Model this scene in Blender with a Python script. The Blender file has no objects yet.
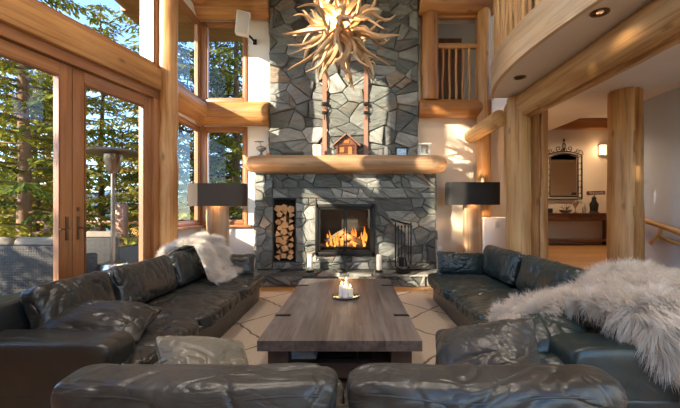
import bpy, bmesh, math, random
import numpy as np
from mathutils import Vector, Matrix, Euler, noise
PI = math.pi
sc = bpy.context.scene
COL = sc.collection
F, VX, VY, H = 360.0, 352.0, 210.0, 1.35
def P(x, y, D):                       # a point of the place at distance D
    return Vector(((x-VX)/F*D, D, H+(VY-y)/F*D))
rnd = random.Random(7)

# ------------------------------------------------------------------ materials
class NT:
    def __init__(s, name):
        s.m = bpy.data.materials.new(name); s.m.use_nodes = True
        s.t = s.m.node_tree; s.t.nodes.clear()
        s.out = s.n('ShaderNodeOutputMaterial')
    def n(s, typ, **kw):
        o = s.t.nodes.new(typ)
        for k, v in kw.items():
            if k in o.inputs: o.inputs[k].default_value = v
            else: setattr(o, k, v)
        return o
    def l(s, a, b): s.t.links.new(a, b)
def ramp(nt, fac, stops):
    r = nt.n('ShaderNodeValToRGB'); e = r.color_ramp.elements
    while len(e) < len(stops): e.new(0.5)
    for i, (p, c) in enumerate(stops):
        e[i].position = p; e[i].color = (*c, 1)
    nt.l(fac, r.inputs[0]); return r
def mixc(nt, fac, a, b, mode='MIX'):
    m = nt.n('ShaderNodeMix'); m.data_type = 'RGBA'; m.blend_type = mode
    for sock, v in ((m.inputs[0], fac), (m.inputs[6], a), (m.inputs[7], b)):
        if hasattr(v, 'links') or hasattr(v, 'is_output'): nt.l(v, sock)
        elif isinstance(v, (int, float)): sock.default_value = v
        else: sock.default_value = (*v, 1)
    return m.outputs[2]
def simple(name, col, rough=.5, metal=0, var=.12, scale=6, bump=0, bscale=40, spec=.5, coat=0, sheen=0):
    nt = NT(name); b = nt.n('ShaderNodeBsdfPrincipled')
    tc = nt.n('ShaderNodeTexCoord'); no = nt.n('ShaderNodeTexNoise', Scale=scale, Detail=4.0)
    nt.l(tc.outputs['Object'], no.inputs['Vector'])
    c = ramp(nt, no.outputs[0], [(.3, [x*(1-var) for x in col]), (.7, [min(1, x*(1+var)) for x in col])])
    nt.l(c.outputs[0], b.inputs['Base Color'])
    b.inputs['Roughness'].default_value = rough; b.inputs['Metallic'].default_value = metal
    b.inputs['Specular IOR Level'].default_value = spec
    b.inputs['Coat Weight'].default_value = coat; b.inputs['Coat Roughness'].default_value = .25
    b.inputs['Sheen Weight'].default_value = sheen
    if bump:
        n2 = nt.n('ShaderNodeTexNoise', Scale=bscale, Detail=5.0); nt.l(tc.outputs['Object'], n2.inputs['Vector'])
        bp = nt.n('ShaderNodeBump', Strength=bump, Distance=.01); nt.l(n2.outputs[0], bp.inputs['Height'])
        nt.l(bp.outputs[0], b.inputs['Normal'])
    nt.l(b.outputs[0], nt.out.inputs[0]); return nt.m
def wood(name, dark, mid, light, rough=.45, knots=.6, grain=1.0, bump=.25, coat=.1, gs=9.0):
    nt = NT(name); b = nt.n('ShaderNodeBsdfPrincipled')
    at = nt.n('ShaderNodeAttribute', attribute_name='lc')
    mp = nt.n('ShaderNodeMapping'); mp.inputs['Scale'].default_value = (gs, gs, gs*.09)
    nt.l(at.outputs['Vector'], mp.inputs['Vector'])
    n1 = nt.n('ShaderNodeTexNoise', Scale=1.0, Detail=7.0, Roughness=.62, Distortion=.6); nt.l(mp.outputs[0], n1.inputs['Vector'])
    mp2 = nt.n('ShaderNodeMapping'); mp2.inputs['Scale'].default_value = (2.2, 2.2, .8)
    nt.l(at.outputs['Vector'], mp2.inputs['Vector'])
    n2 = nt.n('ShaderNodeTexNoise', Scale=1.0, Detail=2.0); nt.l(mp2.outputs[0], n2.inputs['Vector'])
    ad = nt.n('ShaderNodeMath', operation='MULTIPLY_ADD'); ad.inputs[1].default_value = .45*grain; nt.l(n1.outputs[0], ad.inputs[0])
    m2 = nt.n('ShaderNodeMath', operation='MULTIPLY'); m2.inputs[1].default_value = .55; nt.l(n2.outputs[0], m2.inputs[0])
    nt.l(m2.outputs[0], ad.inputs[2])
    r = ramp(nt, ad.outputs[0], [(.3, dark), (.48, mid), (.66, light)])
    mp3 = nt.n('ShaderNodeMapping'); mp3.inputs['Scale'].default_value = (4.5, 4.5, 2.0); nt.l(at.outputs['Vector'], mp3.inputs['Vector'])
    vo = nt.n('ShaderNodeTexVoronoi', Scale=1.0); nt.l(mp3.outputs[0], vo.inputs['Vector'])
    kr = ramp(nt, vo.outputs['Distance'], [(.06, (1, 1, 1)), (.16, (0, 0, 0))])
    km = nt.n('ShaderNodeMath', operation='MULTIPLY'); km.inputs[1].default_value = knots; nt.l(kr.outputs[0], km.inputs[0])
    mp4 = nt.n('ShaderNodeMapping'); mp4.inputs['Scale'].default_value = (38, 38, 1.1); nt.l(at.outputs['Vector'], mp4.inputs['Vector'])
    n4 = nt.n('ShaderNodeTexNoise', Scale=1.0, Detail=4.0, Roughness=.6, Distortion=.3); nt.l(mp4.outputs[0], n4.inputs['Vector'])
    s4 = ramp(nt, n4.outputs[0], [(.36, (.50, .44, .40)), (.47, (1, 1, 1)), (.62, (1.08, 1.08, 1.08))])
    rc = mixc(nt, min(1, .45*grain), r.outputs[0], s4.outputs[0], 'MULTIPLY')
    c = mixc(nt, km.outputs[0], rc, [x*.28 for x in dark])
    nt.l(c, b.inputs['Base Color']); b.inputs['Roughness'].default_value = rough
    b.inputs['Coat Weight'].default_value = coat; b.inputs['Coat Roughness'].default_value = .3
    bp = nt.n('ShaderNodeBump', Strength=bump, Distance=.01); nt.l(n1.outputs[0], bp.inputs['Height']); nt.l(bp.outputs[0], b.inputs['Normal'])
    nt.l(b.outputs[0], nt.out.inputs[0]); return nt.m
M = {}
M['log'] = wood('log', (.19, .070, .019), (.37, .162, .046), (.54, .285, .10), rough=.5, grain=1.3)
M['log_pale'] = wood('log_pale', (.21, .088, .026), (.42, .215, .070), (.57, .34, .135), rough=.55, grain=1.3)
M['log_orange'] = wood('log_orange', (.19, .065, .016), (.33, .13, .032), (.44, .205, .06))
M['frame'] = wood('frame', (.20, .075, .025), (.31, .13, .048), (.40, .19, .08), knots=.0, bump=.1, gs=14)
M['frame_dark'] = wood('frame_dark', (.12, .04, .015), (.20, .07, .025), (.28, .11, .04), knots=0)
M['slab'] = wood('slab', (.20, .10, .045), (.33, .19, .095), (.45, .29, .165), knots=.3, grain=1.3)
M['table'] = wood('table', (.050, .040, .036), (.105, .086, .078), (.185, .158, .145), rough=.40, knots=.25, grain=1.25, bump=.5, gs=16)
M['table_dark'] = wood('table_dark', (.022, .013, .010), (.045, .028, .022), (.075, .048, .038), rough=.5, knots=.2, gs=14)
M['drift'] = wood('drift', (.28, .15, .065), (.47, .29, .14), (.62, .43, .25), knots=0, grain=1.1, gs=20)
M['cut'] = wood('cut', (.34, .15, .05), (.52, .27, .11), (.66, .40, .19), knots=0, rough=.7, coat=0)
M['bark'] = wood('bark', (.09, .05, .03), (.17, .10, .06), (.26, .17, .10), knots=0, rough=.9, bump=1.0, coat=0)
M['ski'] = wood('ski', (.16, .075, .045), (.26, .13, .085), (.34, .19, .13), knots=0, gs=14)
M['console'] = wood('console', (.075, .022, .010), (.13, .042, .018), (.20, .075, .032), knots=0, rough=.35, coat=.3)
M['rim'] = wood('rim', (.46, .30, .16), (.62, .45, .27), (.72, .56, .37), knots=.35)
M['soffit_wood'] = wood('soffit_wood', (.20, .08, .03), (.34, .15, .05), (.46, .23, .09), knots=.3)
M['wall'] = simple('wall_plaster', (.74, .70, .64), .9, var=.025, scale=2, bump=.12, bscale=60)
M['wall_warm'] = simple('wall_plaster_warm', (.66, .55, .44), .9, var=.03, scale=2, bump=.12, bscale=60)
M['wall_cool'] = simple('wall_plaster_cool', (.53, .57, .64), .9, var=.03, scale=2, bump=.12, bscale=60)
M['ceil'] = simple('ceiling_plaster', (.78, .73, .67), .9, var=.03, scale=2, bump=.08, bscale=50)
M['iron'] = simple('iron', (.018, .017, .016), .45, .7, bump=.3, bscale=60)
M['black'] = simple('black', (.012, .012, .012), .4)
M['soot'] = simple('soot', (.03, .026, .022), .95, bump=.6, bscale=12)
M['steel'] = simple('steel', (.55, .53, .50), .25, 1)
M['steel_dark'] = simple('steel_dark', (.16, .13, .11), .35, .9)
M['bronze'] = simple('bronze', (.20, .13, .08), .4, .9)
M['white'] = simple('white_plastic', (.75, .74, .70), .5, var=.03)
M['grille'] = simple('grille', (.62, .60, .56), .8, var=.1, scale=300)
M['wax'] = simple('wax', (.86, .82, .74), .55, var=.03)
M['shade'] = simple('shade_fabric', (.060, .045, .036), .85, var=.15, scale=90, bump=.3, bscale=300)
M['shade_r'] = simple('shade_fabric_dark', (.009, .008, .008), .8, var=.15, scale=90, bump=.3, bscale=300)
M['cushion_out'] = simple('outdoor_fabric', (.19, .155, .115), .9, var=.08, bump=.2)
M['green'] = simple('dark_green', (.018, .035, .028), .4)
M['mortar'] = simple('mortar', (.075, .068, .058), .95, bump=.8, bscale=50)
M['copper'] = simple('copper', (.55, .20, .06), .35, .5)
M['deck'] = wood('deck', (.20, .14, .09), (.30, .22, .15), (.40, .31, .22), knots=0, rough=.7, coat=0)
M['silverleaf'] = simple('silver_ceramic', (.80, .76, .68), .3, .3, var=.3, scale=60)
M['glassware'] = simple('glassware', (.30, .30, .28), .1, .2, var=.5, scale=30)
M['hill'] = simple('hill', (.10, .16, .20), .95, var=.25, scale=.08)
M['ground'] = simple('ground', (.20, .19, .08), .95, var=.5, scale=1.3)
def leather(name, col, hi, fold=.24):
    nt = NT(name); b = nt.n('ShaderNodeBsdfPrincipled'); tc = nt.n('ShaderNodeTexCoord')
    n1 = nt.n('ShaderNodeTexNoise', Scale=3.0, Detail=5.0); nt.l(tc.outputs['Object'], n1.inputs['Vector'])
    r = ramp(nt, n1.outputs[0], [(.35, col), (.7, hi)])
    nt.l(r.outputs[0], b.inputs['Base Color'])
    rr = nt.n('ShaderNodeMapRange'); rr.inputs['To Min'].default_value = .26; rr.inputs['To Max'].default_value = .40
    nt.l(n1.outputs[0], rr.inputs['Value']); nt.l(rr.outputs[0], b.inputs['Roughness'])
    b.inputs['Specular IOR Level'].default_value = .6
    n2 = nt.n('ShaderNodeTexNoise', Scale=5.0, Detail=3.0, Distortion=1.6); nt.l(tc.outputs['Object'], n2.inputs['Vector'])
    v = nt.n('ShaderNodeTexVoronoi', Scale=160.0); nt.l(tc.outputs['Object'], v.inputs['Vector'])
    b1 = nt.n('ShaderNodeBump', Strength=.08, Distance=.004); nt.l(v.outputs['Distance'], b1.inputs['Height'])
    mp = nt.n('ShaderNodeMapping'); mp.inputs['Scale'].default_value = (3.2, 5.5, 8.0); mp.inputs['Rotation'].default_value = (.3, .2, .5); nt.l(tc.outputs['Object'], mp.inputs['Vector'])
    n5 = nt.n('ShaderNodeTexNoise', Scale=1.0, Detail=2.5, Distortion=1.1); nt.l(mp.outputs[0], n5.inputs['Vector'])
    sb = nt.n('ShaderNodeMath', operation='SUBTRACT'); sb.inputs[1].default_value = .5; nt.l(n5.outputs[0], sb.inputs[0])
    ab = nt.n('ShaderNodeMath', operation='ABSOLUTE'); nt.l(sb.outputs[0], ab.inputs[0])
    cl = nt.n('ShaderNodeMath', operation='MINIMUM'); cl.inputs[1].default_value = .07; nt.l(ab.outputs[0], cl.inputs[0])
    b3 = nt.n('ShaderNodeBump', Strength=fold, Distance=.16); nt.l(cl.outputs[0], b3.inputs['Height']); nt.l(b1.outputs[0], b3.inputs['Normal']); b1 = b3
    b2 = nt.n('ShaderNodeBump', Strength=.2, Distance=.02); nt.l(n2.outputs[0], b2.inputs['Height']); nt.l(b1.outputs[0], b2.inputs['Normal'])
    nt.l(b2.outputs[0], b.inputs['Normal']); nt.l(b.outputs[0], nt.out.inputs[0]); return nt.m
M['leather'] = leather('leather_charcoal', (.018, .020, .020), (.036, .039, .038))
M['leather_t'] = leather('leather_teal', (.012, .024, .025), (.024, .042, .043))
M['leather_f'] = leather('leather_slate', (.030, .033, .033), (.062, .066, .066))
M['smooth_leather'] = leather('leather_charcoal_smooth', (.020, .022, .022), (.030, .033, .032), .02)
M['smooth_leather_t'] = leather('leather_teal_smooth', (.012, .024, .025), (.020, .035, .036), .02)
M['leather_p'] = leather('leather_olive_grey', (.13, .125, .10), (.21, .20, .165))
def stone_mat():
    nt = NT('stone'); b = nt.n('ShaderNodeBsdfPrincipled'); tc = nt.n('ShaderNodeAttribute', attribute_name='lc'); tg = nt.n('ShaderNodeTexCoord')
    a = nt.n('ShaderNodeAttribute', attribute_name='tone')
    r = ramp(nt, a.outputs['Fac'], [(0, (.066, .068, .062)), (.25, (.112, .122, .110)), (.5, (.185, .190, .172)), (.72, (.26, .265, .245)), (.88, (.36, .35, .32)), (1, (.23, .175, .125))])
    mp = nt.n('ShaderNodeMapping'); mp.inputs['Scale'].default_value = (3.2, 10, 6); nt.l(tc.outputs['Vector'], mp.inputs['Vector'])
    n1 = nt.n('ShaderNodeTexNoise', Scale=1.0, Detail=9.0, Roughness=.68, Distortion=.9); nt.l(mp.outputs[0], n1.inputs['Vector'])
    k = ramp(nt, n1.outputs[0], [(.30, (.40, .43, .43)), (.5, (1, 1, 1)), (.70, (1.35, 1.30, 1.2))])
    c = mixc(nt, .9, r.outputs[0], k.outputs[0], 'MULTIPLY')
    n3 = nt.n('ShaderNodeTexNoise', Scale=2.6, Detail=4.0); nt.l(tg.outputs['Object'], n3.inputs['Vector'])
    k3 = ramp(nt, n3.outputs[0], [(.58, (0, 0, 0)), (.78, (.7, .7, .7))])
    c = mixc(nt, k3.outputs[0], c, (.23, .165, .11))
    nt.l(c, b.inputs['Base Color']); b.inputs['Roughness'].default_value = .48; b.inputs['Specular IOR Level'].default_value = .6
    bp = nt.n('ShaderNodeBump', Strength=1.0, Distance=.05); nt.l(n1.outputs[0], bp.inputs['Height']); nt.l(bp.outputs[0], b.inputs['Normal'])
    nt.l(b.outputs[0], nt.out.inputs[0]); return nt.m
M['stone'] = stone_mat()
def glass_mat(name='pane_glass', f=.12, tint=(.97, .98, .97)):
    nt = NT(name); t = nt.n('ShaderNodeBsdfTransparent'); t.inputs[0].default_value = (*tint, 1)
    g = nt.n('ShaderNodeBsdfGlossy'); g.inputs['Roughness'].default_value = .02
    fr = nt.n('ShaderNodeFresnel', IOR=1.4)
    ml = nt.n('ShaderNodeMath', operation='MULTIPLY'); ml.inputs[1].default_value = f*6; nt.l(fr.outputs[0], ml.inputs[0])
    ge = nt.n('ShaderNodeNewGeometry'); sb = nt.n('ShaderNodeMath', operation='SUBTRACT'); sb.inputs[0].default_value = 1.0; nt.l(ge.outputs['Backfacing'], sb.inputs[1])
    m3 = nt.n('ShaderNodeMath', operation='MULTIPLY'); nt.l(ml.outputs[0], m3.inputs[0]); nt.l(sb.outputs[0], m3.inputs[1]); ml = m3
    mx = nt.n('ShaderNodeMixShader'); nt.l(ml.outputs[0], mx.inputs[0]); nt.l(t.outputs[0], mx.inputs[1]); nt.l(g.outputs[0], mx.inputs[2])
    nt.l(mx.outputs[0], nt.out.inputs[0]); return nt.m
M['glass'] = glass_mat()
M['mirror'] = simple('mirror_silver', (.8, .8, .8), .03, 1, var=.01)
def emit(name, col, s):
    nt = NT(name); e = nt.n('ShaderNodeEmission', Strength=s); e.inputs[0].default_value = (*col, 1); nt.l(e.outputs[0], nt.out.inputs[0]); return nt.m
M['bulb'] = emit('bulb', (1, .72, .38), 14)
M['flame'] = emit('candle_flame', (1, .62, .22), 9)
M['lamp_glow'] = emit('lamp_glow', (1, .70, .40), 6)
M['dim_glow'] = emit('dim_glow', (1, .55, .25), .7)
def fire_mat():
    nt = NT('fire_flame'); tc = nt.n('ShaderNodeTexCoord'); sp = nt.n('ShaderNodeSeparateXYZ'); nt.l(tc.outputs['Object'], sp.inputs[0])
    mr = nt.n('ShaderNodeMapRange'); mr.inputs['From Min'].default_value = .45; mr.inputs['From Max'].default_value = 1.05; nt.l(sp.outputs[2], mr.inputs['Value'])
    r = ramp(nt, mr.outputs[0], [(0, (1, .75, .30)), (.35, (1, .36, .06)), (1, (.75, .12, .01))])
    e = nt.n('ShaderNodeEmission', Strength=1.2); nt.l(r.outputs[0], e.inputs[0])
    lw = nt.n('ShaderNodeLayerWeight', Blend=.35); t = nt.n('ShaderNodeBsdfTransparent')
    mx = nt.n('ShaderNodeMixShader'); nt.l(lw.outputs['Facing'], mx.inputs[0]); nt.l(e.outputs[0], mx.inputs[1]); nt.l(t.outputs[0], mx.inputs[2])
    nt.l(mx.outputs[0], nt.out.inputs[0]); return nt.m
M['fire'] = fire_mat()
def rug_mat():
    nt = NT('rug_wool'); b = nt.n('ShaderNodeBsdfPrincipled', Roughness=.95); tc = nt.n('ShaderNodeTexCoord')
    n1 = nt.n('ShaderNodeTexNoise', Scale=5.0, Detail=3.0); nt.l(tc.outputs['Object'], n1.inputs['Vector'])
    vm = nt.n('ShaderNodeVectorMath', operation='MULTIPLY_ADD'); nt.l(n1.outputs['Color'], vm.inputs[0]); vm.inputs[1].default_value = (.10, .10, 0); nt.l(tc.outputs['Object'], vm.inputs[2])
    sp = nt.n('ShaderNodeSeparateXYZ'); nt.l(vm.outputs[0], sp.inputs[0])
    def lines(sx, sy, off):
        a = nt.n('ShaderNodeMath', operation='MULTIPLY'); a.inputs[1].default_value = sx; nt.l(sp.outputs[0], a.inputs[0])
        c = nt.n('ShaderNodeMath', operation='MULTIPLY_ADD'); c.inputs[1].default_value = sy; nt.l(sp.outputs[1], c.inputs[0]); nt.l(a.outputs[0], c.inputs[2])
        d = nt.n('ShaderNodeMath', operation='ADD'); d.inputs[1].default_value = off+50; nt.l(c.outputs[0], d.inputs[0])
        f = nt.n('ShaderNodeMath', operation='FRACT'); nt.l(d.outputs[0], f.inputs[0])
        g = nt.n('ShaderNodeMath', operation='SUBTRACT'); g.inputs[1].default_value = .5; nt.l(f.outputs[0], g.inputs[0])
        h = nt.n('ShaderNodeMath', operation='ABSOLUTE'); nt.l(g.outputs[0], h.inputs[0])
        k = nt.n('ShaderNodeMath', operation='LESS_THAN'); k.inputs[1].default_value = .016; nt.l(h.outputs[0], k.inputs[0]); return k
    k1, k2 = lines(1.05, .85, .15), lines(1.05, -.85, .4)
    mx = nt.n('ShaderNodeMath', operation='MAXIMUM'); nt.l(k1.outputs[0], mx.inputs[0]); nt.l(k2.outputs[0], mx.inputs[1])
    n2 = nt.n('ShaderNodeTexNoise', Scale=120.0, Detail=2.0); nt.l(tc.outputs['Object'], n2.inputs['Vector'])
    cr = ramp(nt, n2.outputs[0], [(.3, (.42, .34, .27)), (.7, (.58, .49, .40))])
    mm = nt.n('ShaderNodeMath', operation='MULTIPLY'); mm.inputs[1].default_value = .85; nt.l(mx.outputs[0], mm.inputs[0])
    c = mixc(nt, mm.outputs[0], cr.outputs[0], (.07, .055, .045))
    nt.l(c, b.inputs['Base Color'])
    bp = nt.n('ShaderNodeBump', Strength=.8, Distance=.01); nt.l(n2.outputs[0], bp.inputs['Height']); nt.l(bp.outputs[0], b.inputs['Normal'])
    nt.l(b.outputs[0], nt.out.inputs[0]); return nt.m
M['rug'] = rug_mat()
def plank_mat(name, dark, light, w=.12, axis=0, rough=.35):
    nt = NT(name); b = nt.n('ShaderNodeBsdfPrincipled', Roughness=rough); tc = nt.n('ShaderNodeTexCoord')
    mp = nt.n('ShaderNodeMapping'); nt.l(tc.outputs['Object'], mp.inputs['Vector'])
    if axis: mp.inputs['Rotation'].default_value = (0, 0, PI/2)
    br = nt.n('ShaderNodeTexBrick', Scale=1.0); br.inputs['Color1'].default_value = (*dark, 1); br.inputs['Color2'].default_value = (*light, 1)
    br.inputs['Mortar'].default_value = (*[x*.25 for x in dark], 1); br.inputs['Mortar Size'].default_value = .002
    br.inputs['Brick Width'].default_value = 1.6; br.inputs['Row Height'].default_value = w; nt.l(mp.outputs[0], br.inputs['Vector'])
    m2 = nt.n('ShaderNodeMapping'); m2.inputs['Scale'].default_value = (1.5, 22, 1); nt.l(mp.outputs[0], m2.inputs['Vector'])
    no = nt.n('ShaderNodeTexNoise', Scale=1.0, Detail=5.0); nt.l(m2.outputs[0], no.inputs['Vector'])
    k = ramp(nt, no.outputs[0], [(.3, (.6, .55, .5)), (.7, (1.1, 1.1, 1.1))])
    nt.l(mixc(nt, .8, br.outputs[0], k.outputs[0], 'MULTIPLY'), b.inputs['Base Color'])
    nt.l(b.outputs[0], nt.out.inputs[0]); return nt.m
M['floor'] = plank_mat('floor_planks', (.40, .20, .07), (.56, .31, .12))
M['deckfloor'] = plank_mat('deck_planks', (.25, .2, .15), (.36, .30, .24), .14, 1, .7)
M['ceilboards'] = plank_mat('ceiling_boards', (.48, .26, .10), (.62, .36, .16), .15, 1, .6)
def leaf_mat(name, a, b_, tr=.35):
    nt = NT(name); at = nt.n('ShaderNodeAttribute', attribute_name='tone')
    r = ramp(nt, at.outputs['Fac'], [(0, a), (1, b_)])
    d = nt.n('ShaderNodeBsdfDiffuse'); t = nt.n('ShaderNodeBsdfTranslucent'); nt.l(r.outputs[0], d.inputs[0]); nt.l(r.outputs[0], t.inputs[0])
    mx = nt.n('ShaderNodeMixShader'); mx.inputs[0].default_value = tr; nt.l(d.outputs[0], mx.inputs[1]); nt.l(t.outputs[0], mx.inputs[2])
    nt.l(mx.outputs[0], nt.out.inputs[0]); return nt.m
M['needle'] = leaf_mat('needles', (.06, .10, .025), (.40, .36, .05))
M['needle_y'] = leaf_mat('needles_yellow', (.15, .19, .03), (.75, .54, .09))
def fur_mat(name, col):
    nt = NT(name); at = nt.n('ShaderNodeAttribute', attribute_name='tone')
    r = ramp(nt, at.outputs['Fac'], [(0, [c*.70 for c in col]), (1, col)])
    d = nt.n('ShaderNodeBsdfDiffuse'); t = nt.n('ShaderNodeBsdfTranslucent'); nt.l(r.outputs[0], d.inputs[0]); nt.l(r.outputs[0], t.inputs[0])
    mx = nt.n('ShaderNodeMixShader'); mx.inputs[0].default_value = .35; nt.l(d.outputs[0], mx.inputs[1]); nt.l(t.outputs[0], mx.inputs[2])
    nt.l(mx.outputs[0], nt.out.inputs[0]); return nt.m
M['fur'] = fur_mat('sheepskin', (.94, .88, .81))
M['wicker'] = None
def wicker_mat():
    nt = NT('wicker'); b = nt.n('ShaderNodeBsdfPrincipled', Roughness=.6); tc = nt.n('ShaderNodeTexCoord')
    w1 = nt.n('ShaderNodeTexWave', Scale=14.0); w1.bands_direction = 'X'; w2 = nt.n('ShaderNodeTexWave', Scale=14.0); w2.bands_direction = 'Z'
    nt.l(tc.outputs['Object'], w1.inputs['Vector']); nt.l(tc.outputs['Object'], w2.inputs['Vector'])
    m = nt.n('ShaderNodeMath', operation='MULTIPLY'); nt.l(w1.outputs['Fac'], m.inputs[0]); nt.l(w2.outputs['Fac'], m.inputs[1])
    r = ramp(nt, m.outputs[0], [(.0, (.007, .006, .005)), (.6, (.034, .027, .021))]); nt.l(r.outputs[0], b.inputs['Base Color'])
    bp = nt.n('ShaderNodeBump', Strength=.8, Distance=.01); nt.l(m.outputs[0], bp.inputs['Height']); nt.l(bp.outputs[0], b.inputs['Normal'])
    nt.l(b.outputs[0], nt.out.inputs[0]); return nt.m
M['wicker'] = wicker_mat()

# ------------------------------------------------------------------ mesh kit
class MB:
    def __init__(s): s.v = []; s.f = []; s.lc = []; s.tone = []
    def add(s, v, f, lc=None, tone=0.5):
        n = len(s.v); v = [tuple(p) for p in v]
        s.v += v; s.f += [tuple(i+n for i in q) for q in f]
        if lc is None:
            o = rnd.uniform(-20, 20); lc = [(p[0]+o, p[1], p[2]) for p in v]
        s.lc += lc; s.tone += (tone if isinstance(tone, list) else [tone]*len(v)); return s
    def box(s, c, size, rot=(0, 0, 0), bevel=0.0, seg=2, taper=None):
        bm = bmesh.new(); bmesh.ops.create_cube(bm, size=1)
        for v in bm.verts:
            k = 1
            if taper and v.co.z > 0: k = taper
            v.co = Vector((v.co.x*size[0]*k, v.co.y*size[1]*k, v.co.z*size[2]))
        if bevel: bmesh.ops.bevel(bm, geom=bm.edges[:]+bm.verts[:], offset=bevel, segments=seg, affect='EDGES', profile=.5)
        m = Euler(rot).to_matrix(); c = Vector(c); ax = max(range(3), key=lambda i: size[i]); o = (rnd.uniform(-9, 9), rnd.uniform(-9, 9), rnd.uniform(-9, 9))
        oth = [i for i in range(3) if i != ax]
        V = [m @ v.co + c for v in bm.verts]; L = [(v.co[oth[0]]+o[0], v.co[oth[1]]+o[1], v.co[ax]+o[2]) for v in bm.verts]
        bm.verts.index_update(); Fc = [[v.index for v in f.verts] for f in bm.faces]; bm.free()
        return s.add(V, Fc, L)
    def bb(s, a, b, **k):           # box from two corners
        a, b = Vector(a), Vector(b); return s.box((a+b)/2, [abs(b[i]-a[i]) for i in range(3)], **k)
    def wall(s, p0, p1, z0, z1, t=.1, side=0, **k):   # upright slab between two plan points
        p0, p1 = Vector(p0), Vector(p1); d = p1-p0; n = Vector((-d.y, d.x)).normalized()*side*t/2
        c = (p0+p1)/2+n; return s.box((c.x, c.y, (z0+z1)/2), (d.length, t, z1-z0), (0, 0, math.atan2(d.y, d.x)), **k)
    def tube(s, pts, rad, seg=10, wob=0, crack=None, lump=0, seed=0, cap=True):
        pts = [Vector(p) for p in pts]; n = len(pts)
        if not isinstance(rad, (list, tuple)): rad = [rad]*n
        V = []; L = []; o = (rnd.uniform(-9, 9), rnd.uniform(-9, 9), rnd.uniform(-9, 9)); dist = 0
        t0 = (pts[1]-pts[0]).normalized(); up = Vector((0, 0, 1)) if abs(t0.z) < .9 else Vector((0, 1, 0))
        x = up.cross(t0).normalized()
        for i, p in enumerate(pts):
            t = (pts[min(i+1, n-1)]-pts[max(i-1, 0)]).normalized(); x = (x - t*x.dot(t)).normalized(); y = t.cross(x)
            if i: dist += (pts[i]-pts[i-1]).length
            for j in range(seg):
                a = 2*PI*j/seg; r = rad[i]
                if wob: r *= 1+wob*noise.noise(Vector((math.cos(a)*1.3+seed*3.1, math.sin(a)*1.3, dist*1.1)))
                if lump: r += lump*max(0, noise.noise(Vector((math.cos(a)*2+seed, math.sin(a)*2, dist*2.3)))-.25)
                if crack is not None:
                    da = (a-crack-.35*noise.noise(Vector((dist*.7, seed, 0)))+PI) % (2*PI)-PI
                    if abs(da) < 2.1*PI/seg: r *= .80
                V.append(p+x*math.cos(a)*r+y*math.sin(a)*r); L.append((math.cos(a)*rad[i]+o[0], math.sin(a)*rad[i]+o[1], dist+o[2]))
        Fc = []
        for i in range(n-1):
            for j in range(seg):
                k = (j+1) % seg; Fc.append((i*seg+j, i*seg+k, (i+1)*seg+k, (i+1)*seg+j))
        if cap: Fc += [tuple(range(seg-1, -1, -1)), tuple((n-1)*seg+j for j in range(seg))]
        return s.add(V, Fc, L)
    def lathe(s, c, prof, seg=20, sx=1, sy=1, rot=0):
        V = []; Fc = []
        for r, z in prof:
            for j in range(seg):
                a = 2*PI*j/seg; px, py = math.cos(a)*r*sx, math.sin(a)*r*sy
                V.append((c[0]+px*math.cos(rot)-py*math.sin(rot), c[1]+px*math.sin(rot)+py*math.cos(rot), c[2]+z))
        n = len(prof)
        for i in range(n-1):
            for j in range(seg):
                k = (j+1) % seg; Fc.append((i*seg+j, i*seg+k, (i+1)*seg+k, (i+1)*seg+j))
        Fc += [tuple(range(seg-1, -1, -1)), tuple((n-1)*seg+j for j in range(seg))]
        return s.add(V, Fc)
ORG = {}
def build(name, mb, mat, parent=None, origin=None, smooth=True, ang=40):
    me = bpy.data.meshes.new(name)
    if parent is not None: org = ORG[parent]
    else:
        if origin is None:
            a = np.array(mb.v); origin = (*(((a.min(0)+a.max(0))/2)[:2]), a[:, 2].min())
        org = Vector(origin)
    v = [(p[0]-org[0], p[1]-org[1], p[2]-org[2]) for p in mb.v]
    me.from_pydata(v, [], mb.f); me.materials.append(mat)
    at = me.attributes.new('lc', 'FLOAT_VECTOR', 'POINT'); at.data.foreach_set('vector', np.array(mb.lc, dtype=np.float32).ravel())
    at = me.attributes.new('tone', 'FLOAT', 'POINT'); at.data.foreach_set('value', np.array(mb.tone, dtype=np.float32))
    if smooth:
        me.polygons.foreach_set('use_smooth', [True]*len(me.polygons))
        try: me.set_sharp_from_angle(angle=math.radians(ang))
        except Exception: pass
    me.update()
    o = bpy.data.objects.new(name, me); COL.objects.link(o)
    if parent is not None: o.parent = parent
    else: o.location = org
    ORG[o] = Vector(org); return o
def tag(o, label, cat, group=None):
    o['label'] = label; o['category'] = cat
    if group: o['group'] = group
    return o
def struct(name, mb, mat, parent=None, **k):
    o = build(name, mb, mat, parent, **k)
    if parent is None: o['kind'] = 'structure'
    return o
def thing(name, label, cat, loc, group=None):
    o = bpy.data.objects.new(name, None); COL.objects.link(o); o.location = loc; o.empty_display_size = .1
    ORG[o] = Vector(loc); tag(o, label, cat, group); return o
def single(name, mb, mat, label, cat, group=None, **k): return tag(build(name, mb, mat, **k), label, cat, group)
def dup(o, loc=None, rz=None, label=None, parent=None, **extra):
    c = o.copy(); COL.objects.link(c)
    if parent: c.parent = parent
    if loc is not None: c.location = loc
    if rz is not None: c.rotation_euler = (0, 0, rz)
    if label: c['label'] = label
    for ch in list(o.children): dup(ch, parent=c)
    return c
def logpts(a, b, n=14, bend=.02, seed=0):
    a, b = Vector(a), Vector(b); L = (b-a).length
    return [a.lerp(b, i/(n-1))+Vector((noise.noise(Vector((seed, i*.35, 1))), noise.noise(Vector((seed, i*.35, 5))), noise.noise(Vector((seed, i*.35, 9)))*(.5 if abs(b.z-a.z) < .5*L else 0)))*bend*(0 if i in (0, n-1) else 1) for i in range(n)]
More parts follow.
